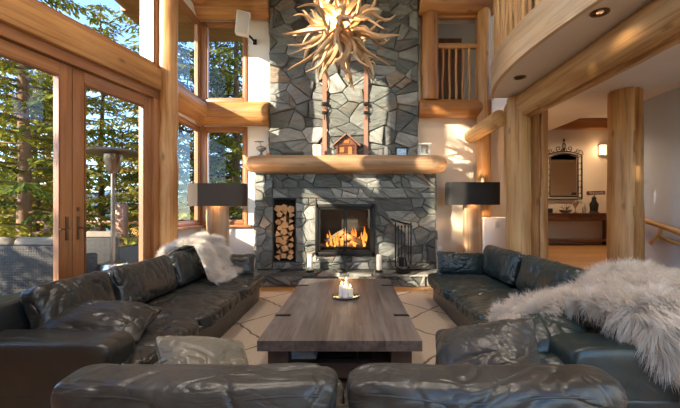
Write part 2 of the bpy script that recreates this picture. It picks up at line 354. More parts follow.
def logmb(a, b, r0, r1=None, seed=0, crack=None, seg=56, mb=None, bend=.014, rs=(0, .0)):
    r1 = r1 or r0; n = max(10, int((Vector(b)-Vector(a)).length/.14)); mb = mb or MB()
    rad = [r0+(r1-r0)*i/(n-1) for i in range(n)]
    pts = logpts(a, b, n, bend, seed)
    # eased log ends
    d0 = (pts[1]-pts[0]).normalized(); d1 = (pts[-1]-pts[-2]).normalized()
    pts = [pts[0], pts[0]+d0*.02]+pts[1:-1]+[pts[-1]-d1*.02, pts[-1]]; rad = [rad[0]*.93, rad[0]]+rad[1:-1]+[rad[-1], rad[-1]*.93]
    return mb.tube(pts, rad, seg, wob=.03, crack=crack, lump=.012, seed=seed)
_cube = {}
def cubegrid(n):
    if n in _cube: return _cube[n]
    idx = {}; V = []; Fc = []
    def vid(p):
        k = tuple(round(c*n) for c in p)
        if k not in idx: idx[k] = len(V); V.append(Vector(p))
        return idx[k]
    for ax in range(3):
        for sg in (-1, 1):
            for i in range(n):
                for j in range(n):
                    q = []
                    for (a, b) in ((i, j), (i+1, j), (i+1, j+1), (i, j+1)):
                        p = [0, 0, 0]; p[ax] = sg; p[(ax+1) % 3] = 2*a/n-1; p[(ax+2) % 3] = 2*b/n-1; q.append(vid(p))
                    Fc.append(q if sg > 0 else q[::-1])
    _cube[n] = (V, Fc); return _cube[n]
def cushion(mb, c, size, rot=(0, 0, 0), k=7, crown=.0, pillow=0.0, wr=.014, wf=3.0, seed=0, n=40, sag=0.0, seam=0, stretch=(1, 1, 1)):
    """leather cushion; size = full sizes, the thin axis is z; pillow = thinning towards the edge"""
    V0, Fc = cubegrid(n); R = Euler(rot).to_matrix(); c = Vector(c); V = []
    for p in V0:
        # rounder cube
        m = (abs(p.x)**k+abs(p.y)**k+abs(p.z)**k)**(1/k); q = p/m
        x, y, z = q
        e = max(abs(x), abs(y)); ee = (abs(x)**4+abs(y)**4)**.25
        th = 1-pillow*min(1, ee)**3+crown*(1-x*x)*(1-y*y)
        px, py, pz = x, y, z*th
        if pillow:      # pinched sides, pointed corners
            px *= 1-.10*(1-y*y)*abs(x)**2; py *= 1-.10*(1-x*x)*abs(y)**2
        w = Vector((px*size[0]/2, py*size[1]/2, pz*size[2]/2))
        if seam and abs(z) < .06 : w *= 1.012
        s = Vector((w.x*stretch[0], w.y*stretch[1], w.z*stretch[2]))*wf+Vector((seed*7.3, seed*1.7, 0))
        warp = noise.noise_vector(s*.7)*.8
        a1 = noise.noise(s+warp); a2 = noise.noise(s*2.1+warp*1.6+Vector((3, 1, 2))); mk = .5+.9*noise.noise(s*.5+Vector((9, 9, 9)))
        d = wr*(-1.1*math.exp(-(a1/.10)**2)*max(0, mk)+.5*a2+.6*noise.noise(s*.6+Vector((4, 4, 4)))-.6*math.exp(-(a2/.08)**2)+.12*noise.noise(s*6))
        nrm = Vector((q.x**3/size[0], q.y**3/size[1], q.z**3/size[2]*2)).normalized() if True else p
        w += nrm*d
        w.z -= sag*(1-x*x)*(1 if z > 0 else 0)
        V.append(R @ w+c)
    return mb.add(V, Fc)

def clip(poly, a, b, c):      # keep a*x+b*y<=c
    out = []
    for i in range(len(poly)):
        p, q = poly[i], poly[(i+1) % len(poly)]; dp = a*p[0]+b*p[1]-c; dq = a*q[0]+b*q[1]-c
        if dp <= 0: out.append(p)
        if dp*dq < 0:
            t = dp/(dp-dq); out.append((p[0]+(q[0]-p[0])*t, p[1]+(q[1]-p[1])*t))
    return out
def inset(poly, d):
    r = list(poly); n = len(poly)
    A = sum(poly[i][0]*poly[(i+1) % n][1]-poly[(i+1) % n][0]*poly[i][1] for i in range(n))
    sg = 1 if A > 0 else -1
    for i in range(n):
        p, q = poly[i], poly[(i+1) % n]; ex, ey = q[0]-p[0], q[1]-p[1]; L = math.hypot(ex, ey)
        if L < 1e-6: continue
        nx, ny = ey/L*sg, -ex/L*sg
        r = clip(r, nx, ny, nx*p[0]+ny*p[1]-d)
        if len(r) < 3: return None
    return r
def stones(mb, o, u, v, nrm, W, Hh, size=.3, asp=1.4, depth=.05, seed=1, gap=.007, th=None):
    """irregular split stones over a W x Hh panel"""
    R = random.Random(seed); o, u, v, nrm = map(Vector, (o, u, v, nrm)); seeds = []
    th = R.uniform(-.35, .35) if th is None else th; ct, st = math.cos(th), math.sin(th); big = size*1.35
    def A(x, y): a, b = (ct*x+st*y)/asp, -st*x+ct*y; return a, b
    def met(x, y): a, b = A(x, y); return a*a+b*b
    for _ in range(int(W*Hh/(big*big)*30)+30):
        p = (R.uniform(0, W), R.uniform(0, Hh)); q_ = big*R.choice((.55, .8, 1.0, 1.3))
        if all(met(p[0]-q[0], p[1]-q[1]) > (.5*(q_+q[2])*.8)**2 for q in seeds): seeds.append((*p, q_))
    cells = []
    for i, p in enumerate(seeds):
        poly = [(0, 0), (W, 0), (W, Hh), (0, Hh)]
        for j, q in enumerate(seeds):
            if i == j: continue
            dx, dy = q[0]-p[0], q[1]-p[1]; a_, b_ = A(dx, dy)
            gx, gy = 2*(a_*ct/asp-b_*st), 2*(a_*st/asp+b_*ct)
            poly = clip(poly, gx, gy, met(*q[:2])-met(*p[:2])+(p[2]**2-q[2]**2)*.22)
            if len(poly) < 3: break
        if len(poly) >= 3: cells.append(poly)
    out = []
    def area(P_): return abs(sum(P_[i][0]*P_[(i+1) % len(P_)][1]-P_[(i+1) % len(P_)][0]*P_[i][1] for i in range(len(P_))))/2
    while cells:
        c = cells.pop(); ar = area(c)
        if ar > size*size*R.choice((.5, .9, 1.6, 3.5)) and len(c) >= 3:
            cx = sum(p[0] for p in c)/len(c)+R.uniform(-.12, .12)*size; cy = sum(p[1] for p in c)/len(c)+R.uniform(-.12, .12)*size
            an = R.choice((th, th, th+.5, th-.6, th+PI/2, R.uniform(0, PI)))+R.uniform(-.15, .15); a_, b_ = -math.sin(an), math.cos(an); k = a_*cx+b_*cy
            for q in (clip(c, a_, b_, k), clip(c, -a_, -b_, -k)):
                if len(q) >= 3: cells.append(q)
        elif ar > .0006: out.append(c)
    for poly in out:
        po = inset(poly, gap/2)
        if not po or len(po) < 3: continue
        pts = []
        for k in range(len(po)):           # broken edges
            a, b = po[k], po[(k+1) % len(po)]; L = math.hypot(b[0]-a[0], b[1]-a[1]); m = max(1, int(L/.045))
            for t in range(m):
                x, y = a[0]+(b[0]-a[0])*t/m, a[1]+(b[1]-a[1])*t/m
                g = Vector((x*11+seed, y*11, 0)); pts.append((x+.007*noise.noise(g), y+.007*noise.noise(g+Vector((5, 5, 5)))))
        n = len(pts); cx = sum(a[0] for a in pts)/n; cy = sum(a[1] for a in pts)/n
        h = depth*R.choice((.25, .5, .7, .85, 1.0)); tx, ty = R.uniform(-.11, .11), R.uniform(-.11, .11)
        V = []; Fc = []; L_ = []; ra = th+R.uniform(-.7, .7); rc, rs = math.cos(ra), math.sin(ra); ox, oy = R.uniform(-30, 30), R.uniform(-30, 30)
        rings = [(0, 0), (0, .6), (.007, .93), (.02, 1.0), (.05, 1.03), (None, 1.06)]
        for ri, (d, hh) in enumerate(rings):
            for (x, y) in pts:
                L = math.hypot(x-cx, y-cy)+1e-6
                f = .35 if d is None else max(.6, 1-d/L)
                X, Y = cx+(x-cx)*f, cy+(y-cy)*f
                hz = h*hh+(max(-h*.6, tx*(X-cx)+ty*(Y-cy)) if hh > .5 else 0)
                a_, b_ = rc*X+rs*Y, -rs*X+rc*Y
                if ri > 1: hz += .016*noise.noise(Vector((a_*4+ox, b_*13+oy, seed)))
                V.append(o+u*X+v*Y+nrm*hz); L_.append((a_+ox, b_+oy, hz))
        for ri in range(len(rings)-1):
            for k in range(n):
                kk = (k+1) % n; Fc.append((ri*n+k, ri*n+kk, (ri+1)*n+kk, (ri+1)*n+k))
        Fc.append(tuple((len(rings)-1)*n+k for k in range(n)))
        t = R.choice((.02, .12, .2, .28, .34, .42, .5, .58, .66, .78, .86 if R.random() < .6 else .3, 1.0 if R.random() < .4 else .1))+R.uniform(-.04, .04)
        mb.add(V, Fc, L_, tone=max(0, min(1, t)))
    return mb

# ------------------------------------------------------------------ plan
UL = Vector((.217, 1)).normalized()
def LW(D): return (-3.977+.217*D, D)        # the line of the glazed door wall
ZB0, ZB1 = 3.03, 3.35                       # beam above the doors
HF = .475                                   # raised hall floor
# floors
mb = MB(); mb.bb((-4.6, -3.0, -.12), (6.2, 7.3, 0)); struct('floor', mb, M['floor'])
mb = MB(); mb.bb((2.62, 5.1, 0), (4.72, 7.0, HF)); mb.bb((2.75, 7.0, 0), (8.2, 9.45, HF)); mb.bb((4.72, 5.86, 0), (8.2, 7.0, HF)); struct('floor_hall', mb, M['floor'])
mb = MB()
for i in range(2): mb.bb((3.55, 4.5+.3*i, 0), (4.68, 5.1, .158*(i+1)), bevel=.006)
struct('floor_steps', mb, M['floor'])
# back wall, solid parts round the left windows and right of the chimney
YW = 7.0
def wx(x): return (x-VX)/F*YW
def wz(y): return H+(VY-y)/F*YW
WLX0, WLX1 = -2.86, wx(246)                  # left window bay of the back wall
mb = MB()
mb.bb((-3.0, YW, 0), (WLX1+.03, YW+.16, 1.06)); mb.bb((WLX1+.03, YW, 0), (1.0, YW+.16, 3.2))
mb.bb((WLX1+.03, YW, 3.2), (1.0, YW+.16, 6.4)); mb.bb((-3.0, YW, 5.0), (WLX1+.03, YW+.16, 6.4)); mb.bb((-3.0, YW, 2.96), (WLX1+.03, YW+.16, 3.43))
struct('wall_back', mb, M['wall'])
mb = MB(); mb.bb((1.0, YW, 0), (2.95, YW+.16, 3.2)); mb.bb((1.0, YW, 3.2), (1.6, YW+.16, 6.4)); mb.bb((1.6, YW, 5.05), (2.95, YW+.16, 6.4)); mb.bb((2.50, YW, 3.2), (2.95, YW+.16, 5.05))
struct('wall_back_right', mb, M['wall_warm'])
# left wall depth section (window bay side)
XS = -2.93
mb = MB(); mb.bb((XS-.14, 5.34, 0), (XS, YW, 1.06)); mb.bb((XS-.14, 5.34, 2.96), (XS, YW, 3.43)); mb.bb((XS-.14, 5.34, 5.0), (XS, YW, 6.4))
struct('wall_left_bay', mb, M['wall'])
# door wall: header zones, unseen solid stretches added to block sun, rest is glass
mb = MB(); mb.wall(LW(-2.4), LW(5.26), ZB0, ZB1, .12, 1); mb.wall(LW(-2.4), LW(5.26), 6.0, 6.4, .16, 1); mb.wall(LW(-2.6), LW(1.68), 0, ZB0, .16, 1); mb.wall(LW(-2.6), LW(1.0), ZB1, 6.0, .16, 1); mb.wall(LW(2.5), LW(3.2), ZB1, 6.0, .16, 1)
struct('wall_left', mb, M['frame'])
# rear wall with a tall window, and the sloping right side behind the camera
mb = MB(); mb.bb((-4.7, -2.8, 0), (.6, -2.6, 6.4)); mb.bb((4.6, -2.8, 0), (4.86, -2.6, 6.4)); mb.bb((.6, -2.8, 0), (4.6, -2.6, .4)); mb.bb((.6, -2.8, 5.6), (4.6, -2.6, 6.4)); struct('wall_rear', mb, M['wall'])
# right walls
mb = MB(); mb.bb((4.72, -2.0, 0), (4.86, 5.86, 3.12)); struct('wall_right', mb, M['wall_cool'])
mb = MB(); mb.bb((2.75, 9.3, HF), (8.2, 9.45, 3.67)); struct('wall_hall_back', mb, M['wall_warm'])
mb = MB(); mb.bb((2.78, YW+.16, HF), (2.95, 9.3, 3.67)); mb.bb((8.05, 5.86, HF), (8.2, 9.3, 3.67)); mb.bb((4.86, 5.72, HF), (8.2, 5.86, 3.67)); struct('wall_hall_side', mb, M['wall_warm'])
mb = MB(); mb.bb((2.62, 6.25, 0), (2.75, 7.0, 1.22)); mb.bb((2.28, 6.22, 0), (2.75, 6.34, 1.22), bevel=.01); struct('wall_half', mb, M['wall'])
mb = MB(); mb.bb((4.35, 5.86, 3.67), (8.2, 9.45, 3.8)); struct('ceiling_hall', mb, M['ceil'])
mb = MB(); mb.bb((4.35, .6, 3.12), (8.2, 5.86, 3.3)); mb.bb((4.72, -2.6, 3.12), (4.86, 5.86, 6.4)); struct('ceiling_right', mb, M['ceil'])
# roof over the living room
mb = MB(); mb.bb((-4.8, -2.8, 6.4), (4.9, YW+.16, 6.55)); struct('ceiling', mb, M['ceilboards'])
mb = MB(); mb.bb((-4.6, YW+.16, 5.32), (-1.0, YW+1.5, 5.42)); mb.bb((-4.5, 5.2, 5.32), (XS-.14, YW+.16, 5.42))
struct('trim_1', mb, M['soffit_wood'])
# loft room behind the balustrade
mb = MB(); mb.bb((1.2, 9.2, 3.2), (4.3, 9.3, 6.4)); mb.bb((4.2, YW+.16, 3.8), (4.3, 9.2, 6.4)); mb.bb((1.2, YW+.16, 3.2), (1.3, 9.2, 6.4)); struct('wall_loft', mb, M['wall_warm'])
mb = MB(); mb.bb((1.2, YW+.16, 3.1), (2.78, 9.3, 3.2)); struct('floor_loft', mb, M['floor'])
mb = MB(); mb.bb((1.2, YW+.16, 6.4), (4.35, 9.3, 6.5)); struct('ceiling_loft', mb, M['ceil'])
mb = MB(); mb.bb((1.95, 9.12, 3.2), (2.78, 9.19, 5.7)); struct('door_3', mb, M['frame_dark'])  # loft door, widened so its dark wood stands in for the dim interior

# loft slab with a curved, wood-rimmed edge
edge_px = [(493, 97), (497, 86), (503, 76), (510, 67), (520, 58), (530, 50), (541, 42), (553, 33), (574, 17), (597, 0)]
curve = []
for x, y in edge_px:
    D = 1.75*F/(VY-y); curve.append(((x-VX)/F*D, D))
curve += [(2.12, 2.6), (2.22, 2.2), (2.36, 1.7), (2.5, .8)]
# smooth the measured edge with a quadratic fit
cy_ = np.array([c[1] for c in curve]); cx_ = np.array([c[0] for c in curve]); pf = np.polyfit(cy_, cx_, 3)
curve = [(float(np.polyval(pf, d)), float(d)) for d in np.linspace(5.62, .6, 40)]
mb = MB(); n = len(curve)
V = [(x, y, 3.10) for x, y in curve]+[(x, y, 3.44) for x, y in curve]+[(4.35, y, 3.10) for x, y in curve]+[(4.35, y, 3.44) for x, y in curve]
Fc = []
for i in range(n-1):
    Fc += [(i, i+1, 2*n+i+1, 2*n+i), (n+i, 3*n+i, 3*n+i+1, n+i+1), (i, n+i, n+i+1, i+1), (2*n+i, 2*n+i+1, 3*n+i+1, 3*n+i)]
Fc += [(0, 2*n, 3*n, n), (n-1, 2*n-1, 4*n-1, 3*n-1)]
mb.add(V, Fc)
mb.bb((2.62, 5.62, 3.10), (4.35, YW+.0, 3.44)); mb.bb((2.95, YW, 3.10), (4.35, 9.3, 3.44))
struct('ceiling_loft_underside', mb, M['ceil'], smooth=False)
mb = MB(); o_ = .05
V = []; L = []; Fc = []; dist = 0
for i, (x, y) in enumerate(curve):
    if i: dist += math.hypot(x-curve[i-1][0], y-curve[i-1][1])
    for (dx, z) in ((.0, 3.07), (-o_, 3.07), (-o_, 3.47), (.0, 3.47)):
        V.append((x+dx, y, z)); L.append((z, dx, dist))
for i in range(n-1):
    for j in range(4): k = (j+1) % 4; Fc.append((i*4+j, (i+1)*4+j, (i+1)*4+k, i*4+k))
Fc += [(0, 1, 2, 3), (4*n-4, 4*n-1, 4*n-2, 4*n-3)]
mb.add(V, Fc, L); struct('trim_2', mb, M['rim'])
# loft balustrade
bal = thing('loft_balustrade', 'peeled pole balustrade along the curved edge of the loft', 'railing', (curve[8][0]+.07, curve[8][1], 3.47))
def at_len(s):
    acc = 0
    for i in range(1, n):
        d = math.hypot(curve[i][0]-curve[i-1][0], curve[i][1]-curve[i-1][1])
        if acc+d >= s: t = (s-acc)/d; return (curve[i-1][0]+(curve[i][0]-curve[i-1][0])*t, curve[i-1][1]+(curve[i][1]-curve[i-1][1])*t)
        acc += d
    return curve[-1]
s_ = .03; i = 0
while s_ < 4.2:
    x, y = at_len(s_); r = .045 if i == 0 else rnd.uniform(.024, .032); b = MB()
    b.tube(logpts((x+.05, y, 3.44), (x+.05+rnd.uniform(-.02, .02), y+rnd.uniform(-.02, .02), 4.42), 8, .03, i), r, 10, wob=.15, seed=i)
    build('newel_post' if i == 0 else 'baluster', b, M['log_pale'], bal); s_ += .135; i += 1
b = MB(); b.tube([(at_len(s)[0]+.05, at_len(s)[1], 4.46) for s in np.linspace(0, 4.2, 24)], .055, 14, wob=.06); build('handrail', b, M['log_pale'], bal)

# ------------------------------------------------------------------ logs
def logt(name, a, b, r0, r1, label, cat, seed, mat='log', crack=None, **k):
    return single(name, logmb(a, b, r0, r1, seed, crack, **k), M[mat], label, cat)
logt('log_post', (-2.70, 5.29, 0), (-2.70, 5.29, 6.4), .135, .125, 'tall honey log post between the glass doors and the bay windows', 'post', 3, crack=3.9)
logt('log_post', (2.52, 5.45, 0), (2.52, 5.45, 3.04), .18, .165, 'pale round log post at the right sofa holding up the loft beam', 'post', 5, 'log_pale', crack=5.6)
logt('log_post', (2.86, 5.55, HF), (2.86, 5.55, 3.08), .15, .14, 'orange log post tucked behind the pale post at the hall opening', 'post', 6, 'log', crack=4.4)
logt('log_post', (4.02, 5.3, HF), (4.02, 5.3, 3.10), .225, .21, 'thick split log post beside the stair handrail', 'post', 8, 'log', crack=4.75)
logt('log_post', (2.50, 6.83, 0), (2.50, 6.83, 6.4), .13, .12, 'slim corner log post behind the right floor lamp rising to the roof', 'post', 9, 'log')
logt('log_beam', (2.62, 5.75, 2.92), (2.62, .3, 2.92), .20, .22, 'big cracked log beam under the loft running toward the camera', 'beam', 11, 'log_pale', crack=4.5)
logt('log_beam', (2.30, 5.6, 2.78), (2.30, 6.99, 2.78), .13, .13, 'short log running back from the pale post to the corner', 'beam', 12, 'log_pale')
logt('log_beam', (-2.95, 6.86, 5.22), (-1.57, 6.86, 5.22), .22, .22, 'log beam above the upper corner window, behind the white speaker', 'beam', 13, 'log')
logt('log_beam', (-2.95, 6.86, 3.18), (-1.57, 6.86, 3.18), .22, .23, 'log beam between the upper and lower corner windows', 'beam', 14, 'log')
logt('log_beam', (-2.86, 5.2, 3.2), (-2.86, 6.9, 3.2), .20, .20, 'log beam along the bay side wall between its two windows', 'beam', 15, 'log')
logt('log_beam', (-2.86, 5.2, 5.35), (-2.86, 6.9, 5.35), .20, .20, 'topmost log beam along the bay side wall', 'beam', 16, 'log')
logt('log_beam', (1.27, 6.86, 5.28), (2.70, 6.86, 5.28), .22, .22, 'orange log beam above the balcony opening right of the chimney', 'beam', 17, 'log_orange')
logt('log_beam', (1.27, 6.88, 3.28), (2.45, 6.88, 3.28), .17, .17, 'orange log beam below the balcony opening right of the chimney', 'beam', 18, 'log_orange')
logt('log_post', (1.49, 6.87, 3.44), (1.49, 6.87, 5.08), .16, .155, 'short thick orange log standing left of the balcony opening', 'post', 19, 'log_orange')
# sawn beam above doors
mb = MB(); mb.wall(LW(-2.4), LW(5.24), ZB0+.03, ZB1+.02, .24, 0, bevel=.025)
single('timber_beam', mb, M['log'], 'long square timber beam above the glass doors', 'beam')
# interior balcony railing
br_ = thing('balcony_railing', 'small wooden railing in the opening right of the chimney', 'railing', (2.05, 6.9, 3.44))
b = MB(); b.bb((1.64, 6.86, 4.44), (2.46, 6.94, 4.54), bevel=.015); build('handrail', b, M['log'], br_)
for i in range(6):
    x = 1.74+i*.128; b = MB(); b.tube(logpts((x, 6.9, 3.44), (x+rnd.uniform(-.015, .015), 6.9, 4.45), 7, .02, i+30), .024, 10, wob=.12, seed=i); build('baluster', b, M['log'], br_)
b = MB(); b.bb((2.38, 6.84, 3.44), (2.46, 6.96, 5.06), bevel=.01); build('side_post', b, M['log_orange'], br_)
b = MB(); b.bb((1.64, 6.86, 5.02), (2.38, 6.96, 5.10), bevel=.01); build('top_rail', b, M['log_orange'], br_)

# ------------------------------------------------------------------ windows & doors
def window(name, p0, p1, z0, z1, fw=.07, t=.10, side=0, mull=()):
    p0, p1 = Vector(p0), Vector(p1); d = (p1-p0).normalized(); f = MB()
    f.wall(p0, p0+d*fw, z0, z1, t, side, bevel=.008); f.wall(p1-d*fw, p1, z0, z1, t, side, bevel=.008)
    f.wall(p0+d*fw, p1-d*fw, z0, z0+fw, t, side, bevel=.008); f.wall(p0+d*fw, p1-d*fw, z1-fw, z1, t, side, bevel=.008)
    o = struct(name, f, M['frame'])
    s = MB(); i2 = fw; w2 = .028
    s.wall(p0+d*i2, p0+d*(i2+w2), z0+fw, z1-fw, t*.6, side); s.wall(p1-d*(i2+w2), p1-d*i2, z0+fw, z1-fw, t*.6, side)
    s.wall(p0+d*i2, p1-d*i2, z0+fw, z0+fw+w2, t*.6, side); s.wall(p0+d*i2, p1-d*i2, z1-fw-w2, z1-fw, t*.6, side); build('sash', s, M['frame'], o)
    g = MB(); g.wall(p0+d*(fw+w2), p1-d*(fw+w2), z0+fw+w2, z1-fw-w2, .008, side*2); build('pane', g, M['glass'], o); return o
window('window_8', (.6, -2.7), (2.6, -2.7), .4, 5.6); window('window_9', (2.6, -2.7), (4.6, -2.7), .4, 5.6)
window('window_1', (WLX0-.04, YW+.03), (WLX1+.03, YW+.03), 3.43, 5.0)
w_ = window('window_2', (WLX0-.04, YW+.03), (WLX1+.03, YW+.03), 1.06, 2.96)
s = MB(); s.bb((WLX0-.02, YW-.09, 1.02), (WLX1+.12, YW+.02, 1.065), bevel=.008); build('sill', s, M['frame'], w_)
window('window_3', (XS-.05, 5.36), (XS-.05, YW-.02), 3.43, 5.0)
w_ = window('window_4', (XS-.05, 5.36), (XS-.05, YW-.02), 1.06, 2.96)
s = MB(); s.bb((XS-.02, 5.28, 1.02), (XS+.10, YW-.1, 1.065), bevel=.008); build('sill', s, M['frame'], w_)
# corner timber
mb = MB(); mb.bb((XS-.1, YW-.02, 1.06), (XS+.06, YW+.13, 5.0), bevel=.01); struct('trim_3', mb, M['frame'])
# high windows over the doors
def seg(D0, D1): return LW(D0), LW(D1)
for i, (a, c) in enumerate(((3.2, 5.24), (1.0, 2.5))):
    window('window_%d' % (5+i), *seg(a, c), ZB1, 6.0, .08, .12, 0)
# french doors
def door(name, D0, D1, hinge):
    a, c = Vector(LW(D0)), Vector(LW(D1)); d = (c-a).normalized(); st = .135; z0, z1 = .02, 2.93; f = MB()
    for p, q, u, v in ((a, a+d*st, z0, z1), (c-d*st, c, z0, z1), (a+d*st, c-d*st, z0, .28), (a+d*st, c-d*st, z1-.13, z1)): f.wall(p, q, u, v, .055, 0, bevel=.006)
    o = struct(name, f, M['frame'])
    b_ = MB()
    for p, q, u, v in ((a+d*st, a+d*(st+.018), .28, z1-.13), (c-d*(st+.018), c-d*st, .28, z1-.13), (a+d*st, c-d*st, .28, .30), (a+d*st, c-d*st, z1-.15, z1-.13)): b_.wall(p, q, u, v, .07, 0)
    build('glazing_bead', b_, M['frame_dark'], o)
    g = MB(); g.wall(a+d*(st+.018), c-d*(st+.018), .30, z1-.15, .01, 0); build('pane', g, M['glass'], o)
    if hinge is not None:
        m = a+d*.06 if hinge else c-d*.06; nn = Vector((d.y, -d.x)); h = MB(); ang = math.atan2(d.y, d.x)
        q = m+nn*.033; h.box((q.x, q.y, 1.15), (.036, .012, .26), (0, 0, ang), bevel=.004)
        e = m+nn*.075; f_ = e+d*(.11 if hinge else -.11)
        h.tube([(q.x, q.y, 1.15), (e.x, e.y, 1.15), (f_.x, f_.y, 1.145)], .009, 8); hh = build('door_handle', h, M['bronze'], o)
        if hinge: h2 = MB(); h2.box((q.x, q.y, 1.36), (.03, .02, .045), (0, 0, ang), bevel=.006); build('deadbolt', h2, M['bronze'], o)
    return o
door('door_1', 2.86, 3.975, False); door('door_2', 3.985, 5.10, True); door('door_5', 1.71, 2.8, None)
mb = MB(); mb.wall(LW(1.68), LW(5.26), 2.94, ZB0+.03, .14, 0, bevel=.01)
for a, c in ((5.11, 5.26), (2.805, 2.855)): mb.wall(LW(a), LW(c), 0, 2.94, .14, 0, bevel=.008)
mb.wall(LW(1.68), LW(5.26), -.02, .018, .14, 0)
struct('trim_4', mb, M['frame'])
mb = MB(); mb.wall((LW(5.26)[0]-.02, 5.27), (XS-.12, 5.30), 0, 6.3, .1, 1); struct('trim_5', mb, M['frame'])

# ------------------------------------------------------------------ fireplace
FX0, FX1, FY = -1.79, 1.55, 6.70
NX0, NX1, NZ0, NZ1 = -1.47, -1.04, .38, 1.57
BX0, BX1, BZ0, BZ1 = -.66, .41, .53, 1.44
fp = thing('stone_fireplace', 'tall grey split stone fireplace with chimney and raised hearth', 'fireplace', (-.12, 6.7, 0))
mb = MB()
for a, b in (((FX0, .0), (NX0, 2.06)), ((NX0, 0), (FX1, NZ0)), ((NX0, NZ1), (FX1, 2.06)), ((NX1, NZ0), (BX0, NZ1)), ((BX1, NZ0), (FX1, NZ1)), ((BX0, NZ0), (BX1, BZ0)), ((BX0, BZ1), (BX1, NZ1))):
    mb.bb((a[0], FY, a[1]), (b[0], 6.99, b[1]))
mb.bb((-1.57, 6.9, 2.06), (1.26, 6.99, 6.38))
build('masonry_core', mb, M['mortar'], fp)
mb = MB(); pan = lambda x0, z0, x1, z1, y, sz, sd, asp=1.4, dp=.05: stones(mb, (x0, y, z0), (1, 0, 0), (0, 0, 1), (0, -1, 0), x1-x0, z1-z0, sz, asp, dp, sd)
pan(FX0, .25, NX0, 2.04, FY, .22, 1, .85); pan(NX0, .25, FX1, NZ0, FY, .17, 2, 2.0); pan(NX0, NZ1, FX1, 1.76, FY, .22, 3, 2.6); pan(NX0, 1.76, FX1, 2.04, FY, .22, 31, 1.5)
pan(NX1, NZ0, BX0, NZ1, FY, .24, 4, .9); pan(BX1, NZ0, FX1, NZ1, FY, .26, 5, 1.3); pan(BX0, NZ0, BX1, BZ0, FY, .17, 6, 2.0); pan(BX0, BZ1, BX1, NZ1, FY, .16, 7, 2.6)
stones(mb, (FX0, 6.99, .25), (0, -1, 0), (0, 0, 1), (-1, 0, 0), .29, 1.79, .24, .8, .04, 8)
stones(mb, (FX1, 6.70, .25), (0, 1, 0), (0, 0, 1), (1, 0, 0), .29, 1.79, .24, .8, .04, 9)
build('stone_surround', mb, M['stone'], fp, ang=30)
mb = MB(); pan(-1.57, 2.3, 1.26, 6.38, 6.9, .30, 11, 1.35, .07)
stones(mb, (1.26, 6.9, 2.3), (0, 1, 0), (0, 0, 1), (1, 0, 0), .09, 4.08, .3, .5, .03, 12)
stones(mb, (-1.57, 6.99, 2.3), (0, -1, 0), (0, 0, 1), (-1, 0, 0), .09, 4.08, .3, .5, .03, 13)
build('chimney_stonework', mb, M['stone'], fp, ang=30)
mb = MB(); mb.bb((-1.86, 6.36, 0), (1.66, 6.70, .19)); build('hearth_core', mb, M['mortar'], fp)
mb = MB(); stones(mb, (-1.86, 6.36, .0), (1, 0, 0), (0, 0, 1), (0, -1, 0), 3.52, .19, .17, 1.7, .05, 14)
stones(mb, (-1.88, 6.30, .185), (1, 0, 0), (0, 1, 0), (0, 0, 1), 3.56, .42, .42, 1.6, .06, 15, .006)
stones(mb, (-1.86, 6.7, 0), (0, -1, 0), (0, 0, 1), (-1, 0, 0), .34, .19, .17, 1.5, .03, 16); stones(mb, (1.66, 6.36, 0), (0, 1, 0), (0, 0, 1), (1, 0, 0), .34, .19, .17, 1.5, .03, 17)
build('hearth', mb, M['stone'], fp, ang=30)
# wood niche & firebox linings reach behind the wall face
def lining(x0, x1, z0, z1, y0, y1, mat, name):
    m = MB(); t = .02
    m.bb((x0, y0, z0), (x0+t, y1, z1)); m.bb((x1-t, y0, z0), (x1, y1, z1)); m.bb((x0, y0, z0), (x1, y1, z0+t)); m.bb((x0, y0, z1-t), (x1, y1, z1)); m.bb((x0, y1-t, z0), (x1, y1, z1))
    return build(name, m, mat, fp)
lining(NX0, NX1, NZ0, NZ1, FY-.02, 6.985, M['soot'], 'wood_niche')
lining(BX0, BX1, BZ0, BZ1, FY-.02, 6.985, M['soot'], 'firebox')
# glass doors
fr = MB(); y0, y1 = 6.625, 6.665
for a, b in (((BX0-.02, BZ0-.02), (BX0+.045, BZ1+.02)), ((BX1-.045, BZ0-.02), (BX1+.02, BZ1+.02)), ((BX0, BZ1-.05), (BX1, BZ1+.02)), ((BX0, BZ0-.02), (BX1, BZ0+.045))): fr.bb((a[0], y0, a[1]), (b[0], y1, b[1]), bevel=.005)
build('door_surround', fr, M['iron'], fp)
mid = (BX0+BX1)/2
for s, (x0, x1) in ((1, (BX0+.05, mid-.006)), (-1, (mid+.006, BX1-.05))):
    d = MB(); w = .026
    for a, b in (((x0, BZ0+.05), (x0+w, BZ1-.055)), ((x1-w, BZ0+.05), (x1, BZ1-.055)), ((x0, BZ0+.05), (x1, BZ0+.05+w)), ((x0, BZ1-.055-w), (x1, BZ1-.055))): d.bb((a[0], y0+.004, a[1]), (b[0], y1-.004, b[1]))
    dd = build('glass_door', d, M['iron'], fp)
    g = MB(); g.bb((x0+w, y0+.015, BZ0+.076), (x1-w, y0+.021, BZ1-.081)); build('pane', g, M['glass'], dd)
    h = MB(); hx = x1-.012 if s > 0 else x0+.012; h.tube([(hx, y0+.01, 1.04), (hx, y0-.03, 1.03), (hx, y0-.03, .95), (hx, y0+.01, .94)], .007, 8); build('handle', h, M['iron'], dd)
g = MB()
for i in range(10): x = BX0+.12+i*.09; g.tube([(x, 6.70, .57), (x, 6.70, .67)], .007, 6)
g.tube([(BX0+.1, 6.70, .60), (BX1-.1, 6.70, .60)], .008, 6); g.tube([(BX0+.1, 6.70, .66), (BX1-.1, 6.70, .66)], .008, 6); g.tube([(BX0+.1, 6.9, .60), (BX1-.1, 6.9, .60)], .008, 6)
for x in (BX0+.15, BX1-.15): g.tube([(x, 6.9, .55), (x, 6.70, .62)], .008, 6)
build('fire_grate', g, M['iron'], fp)
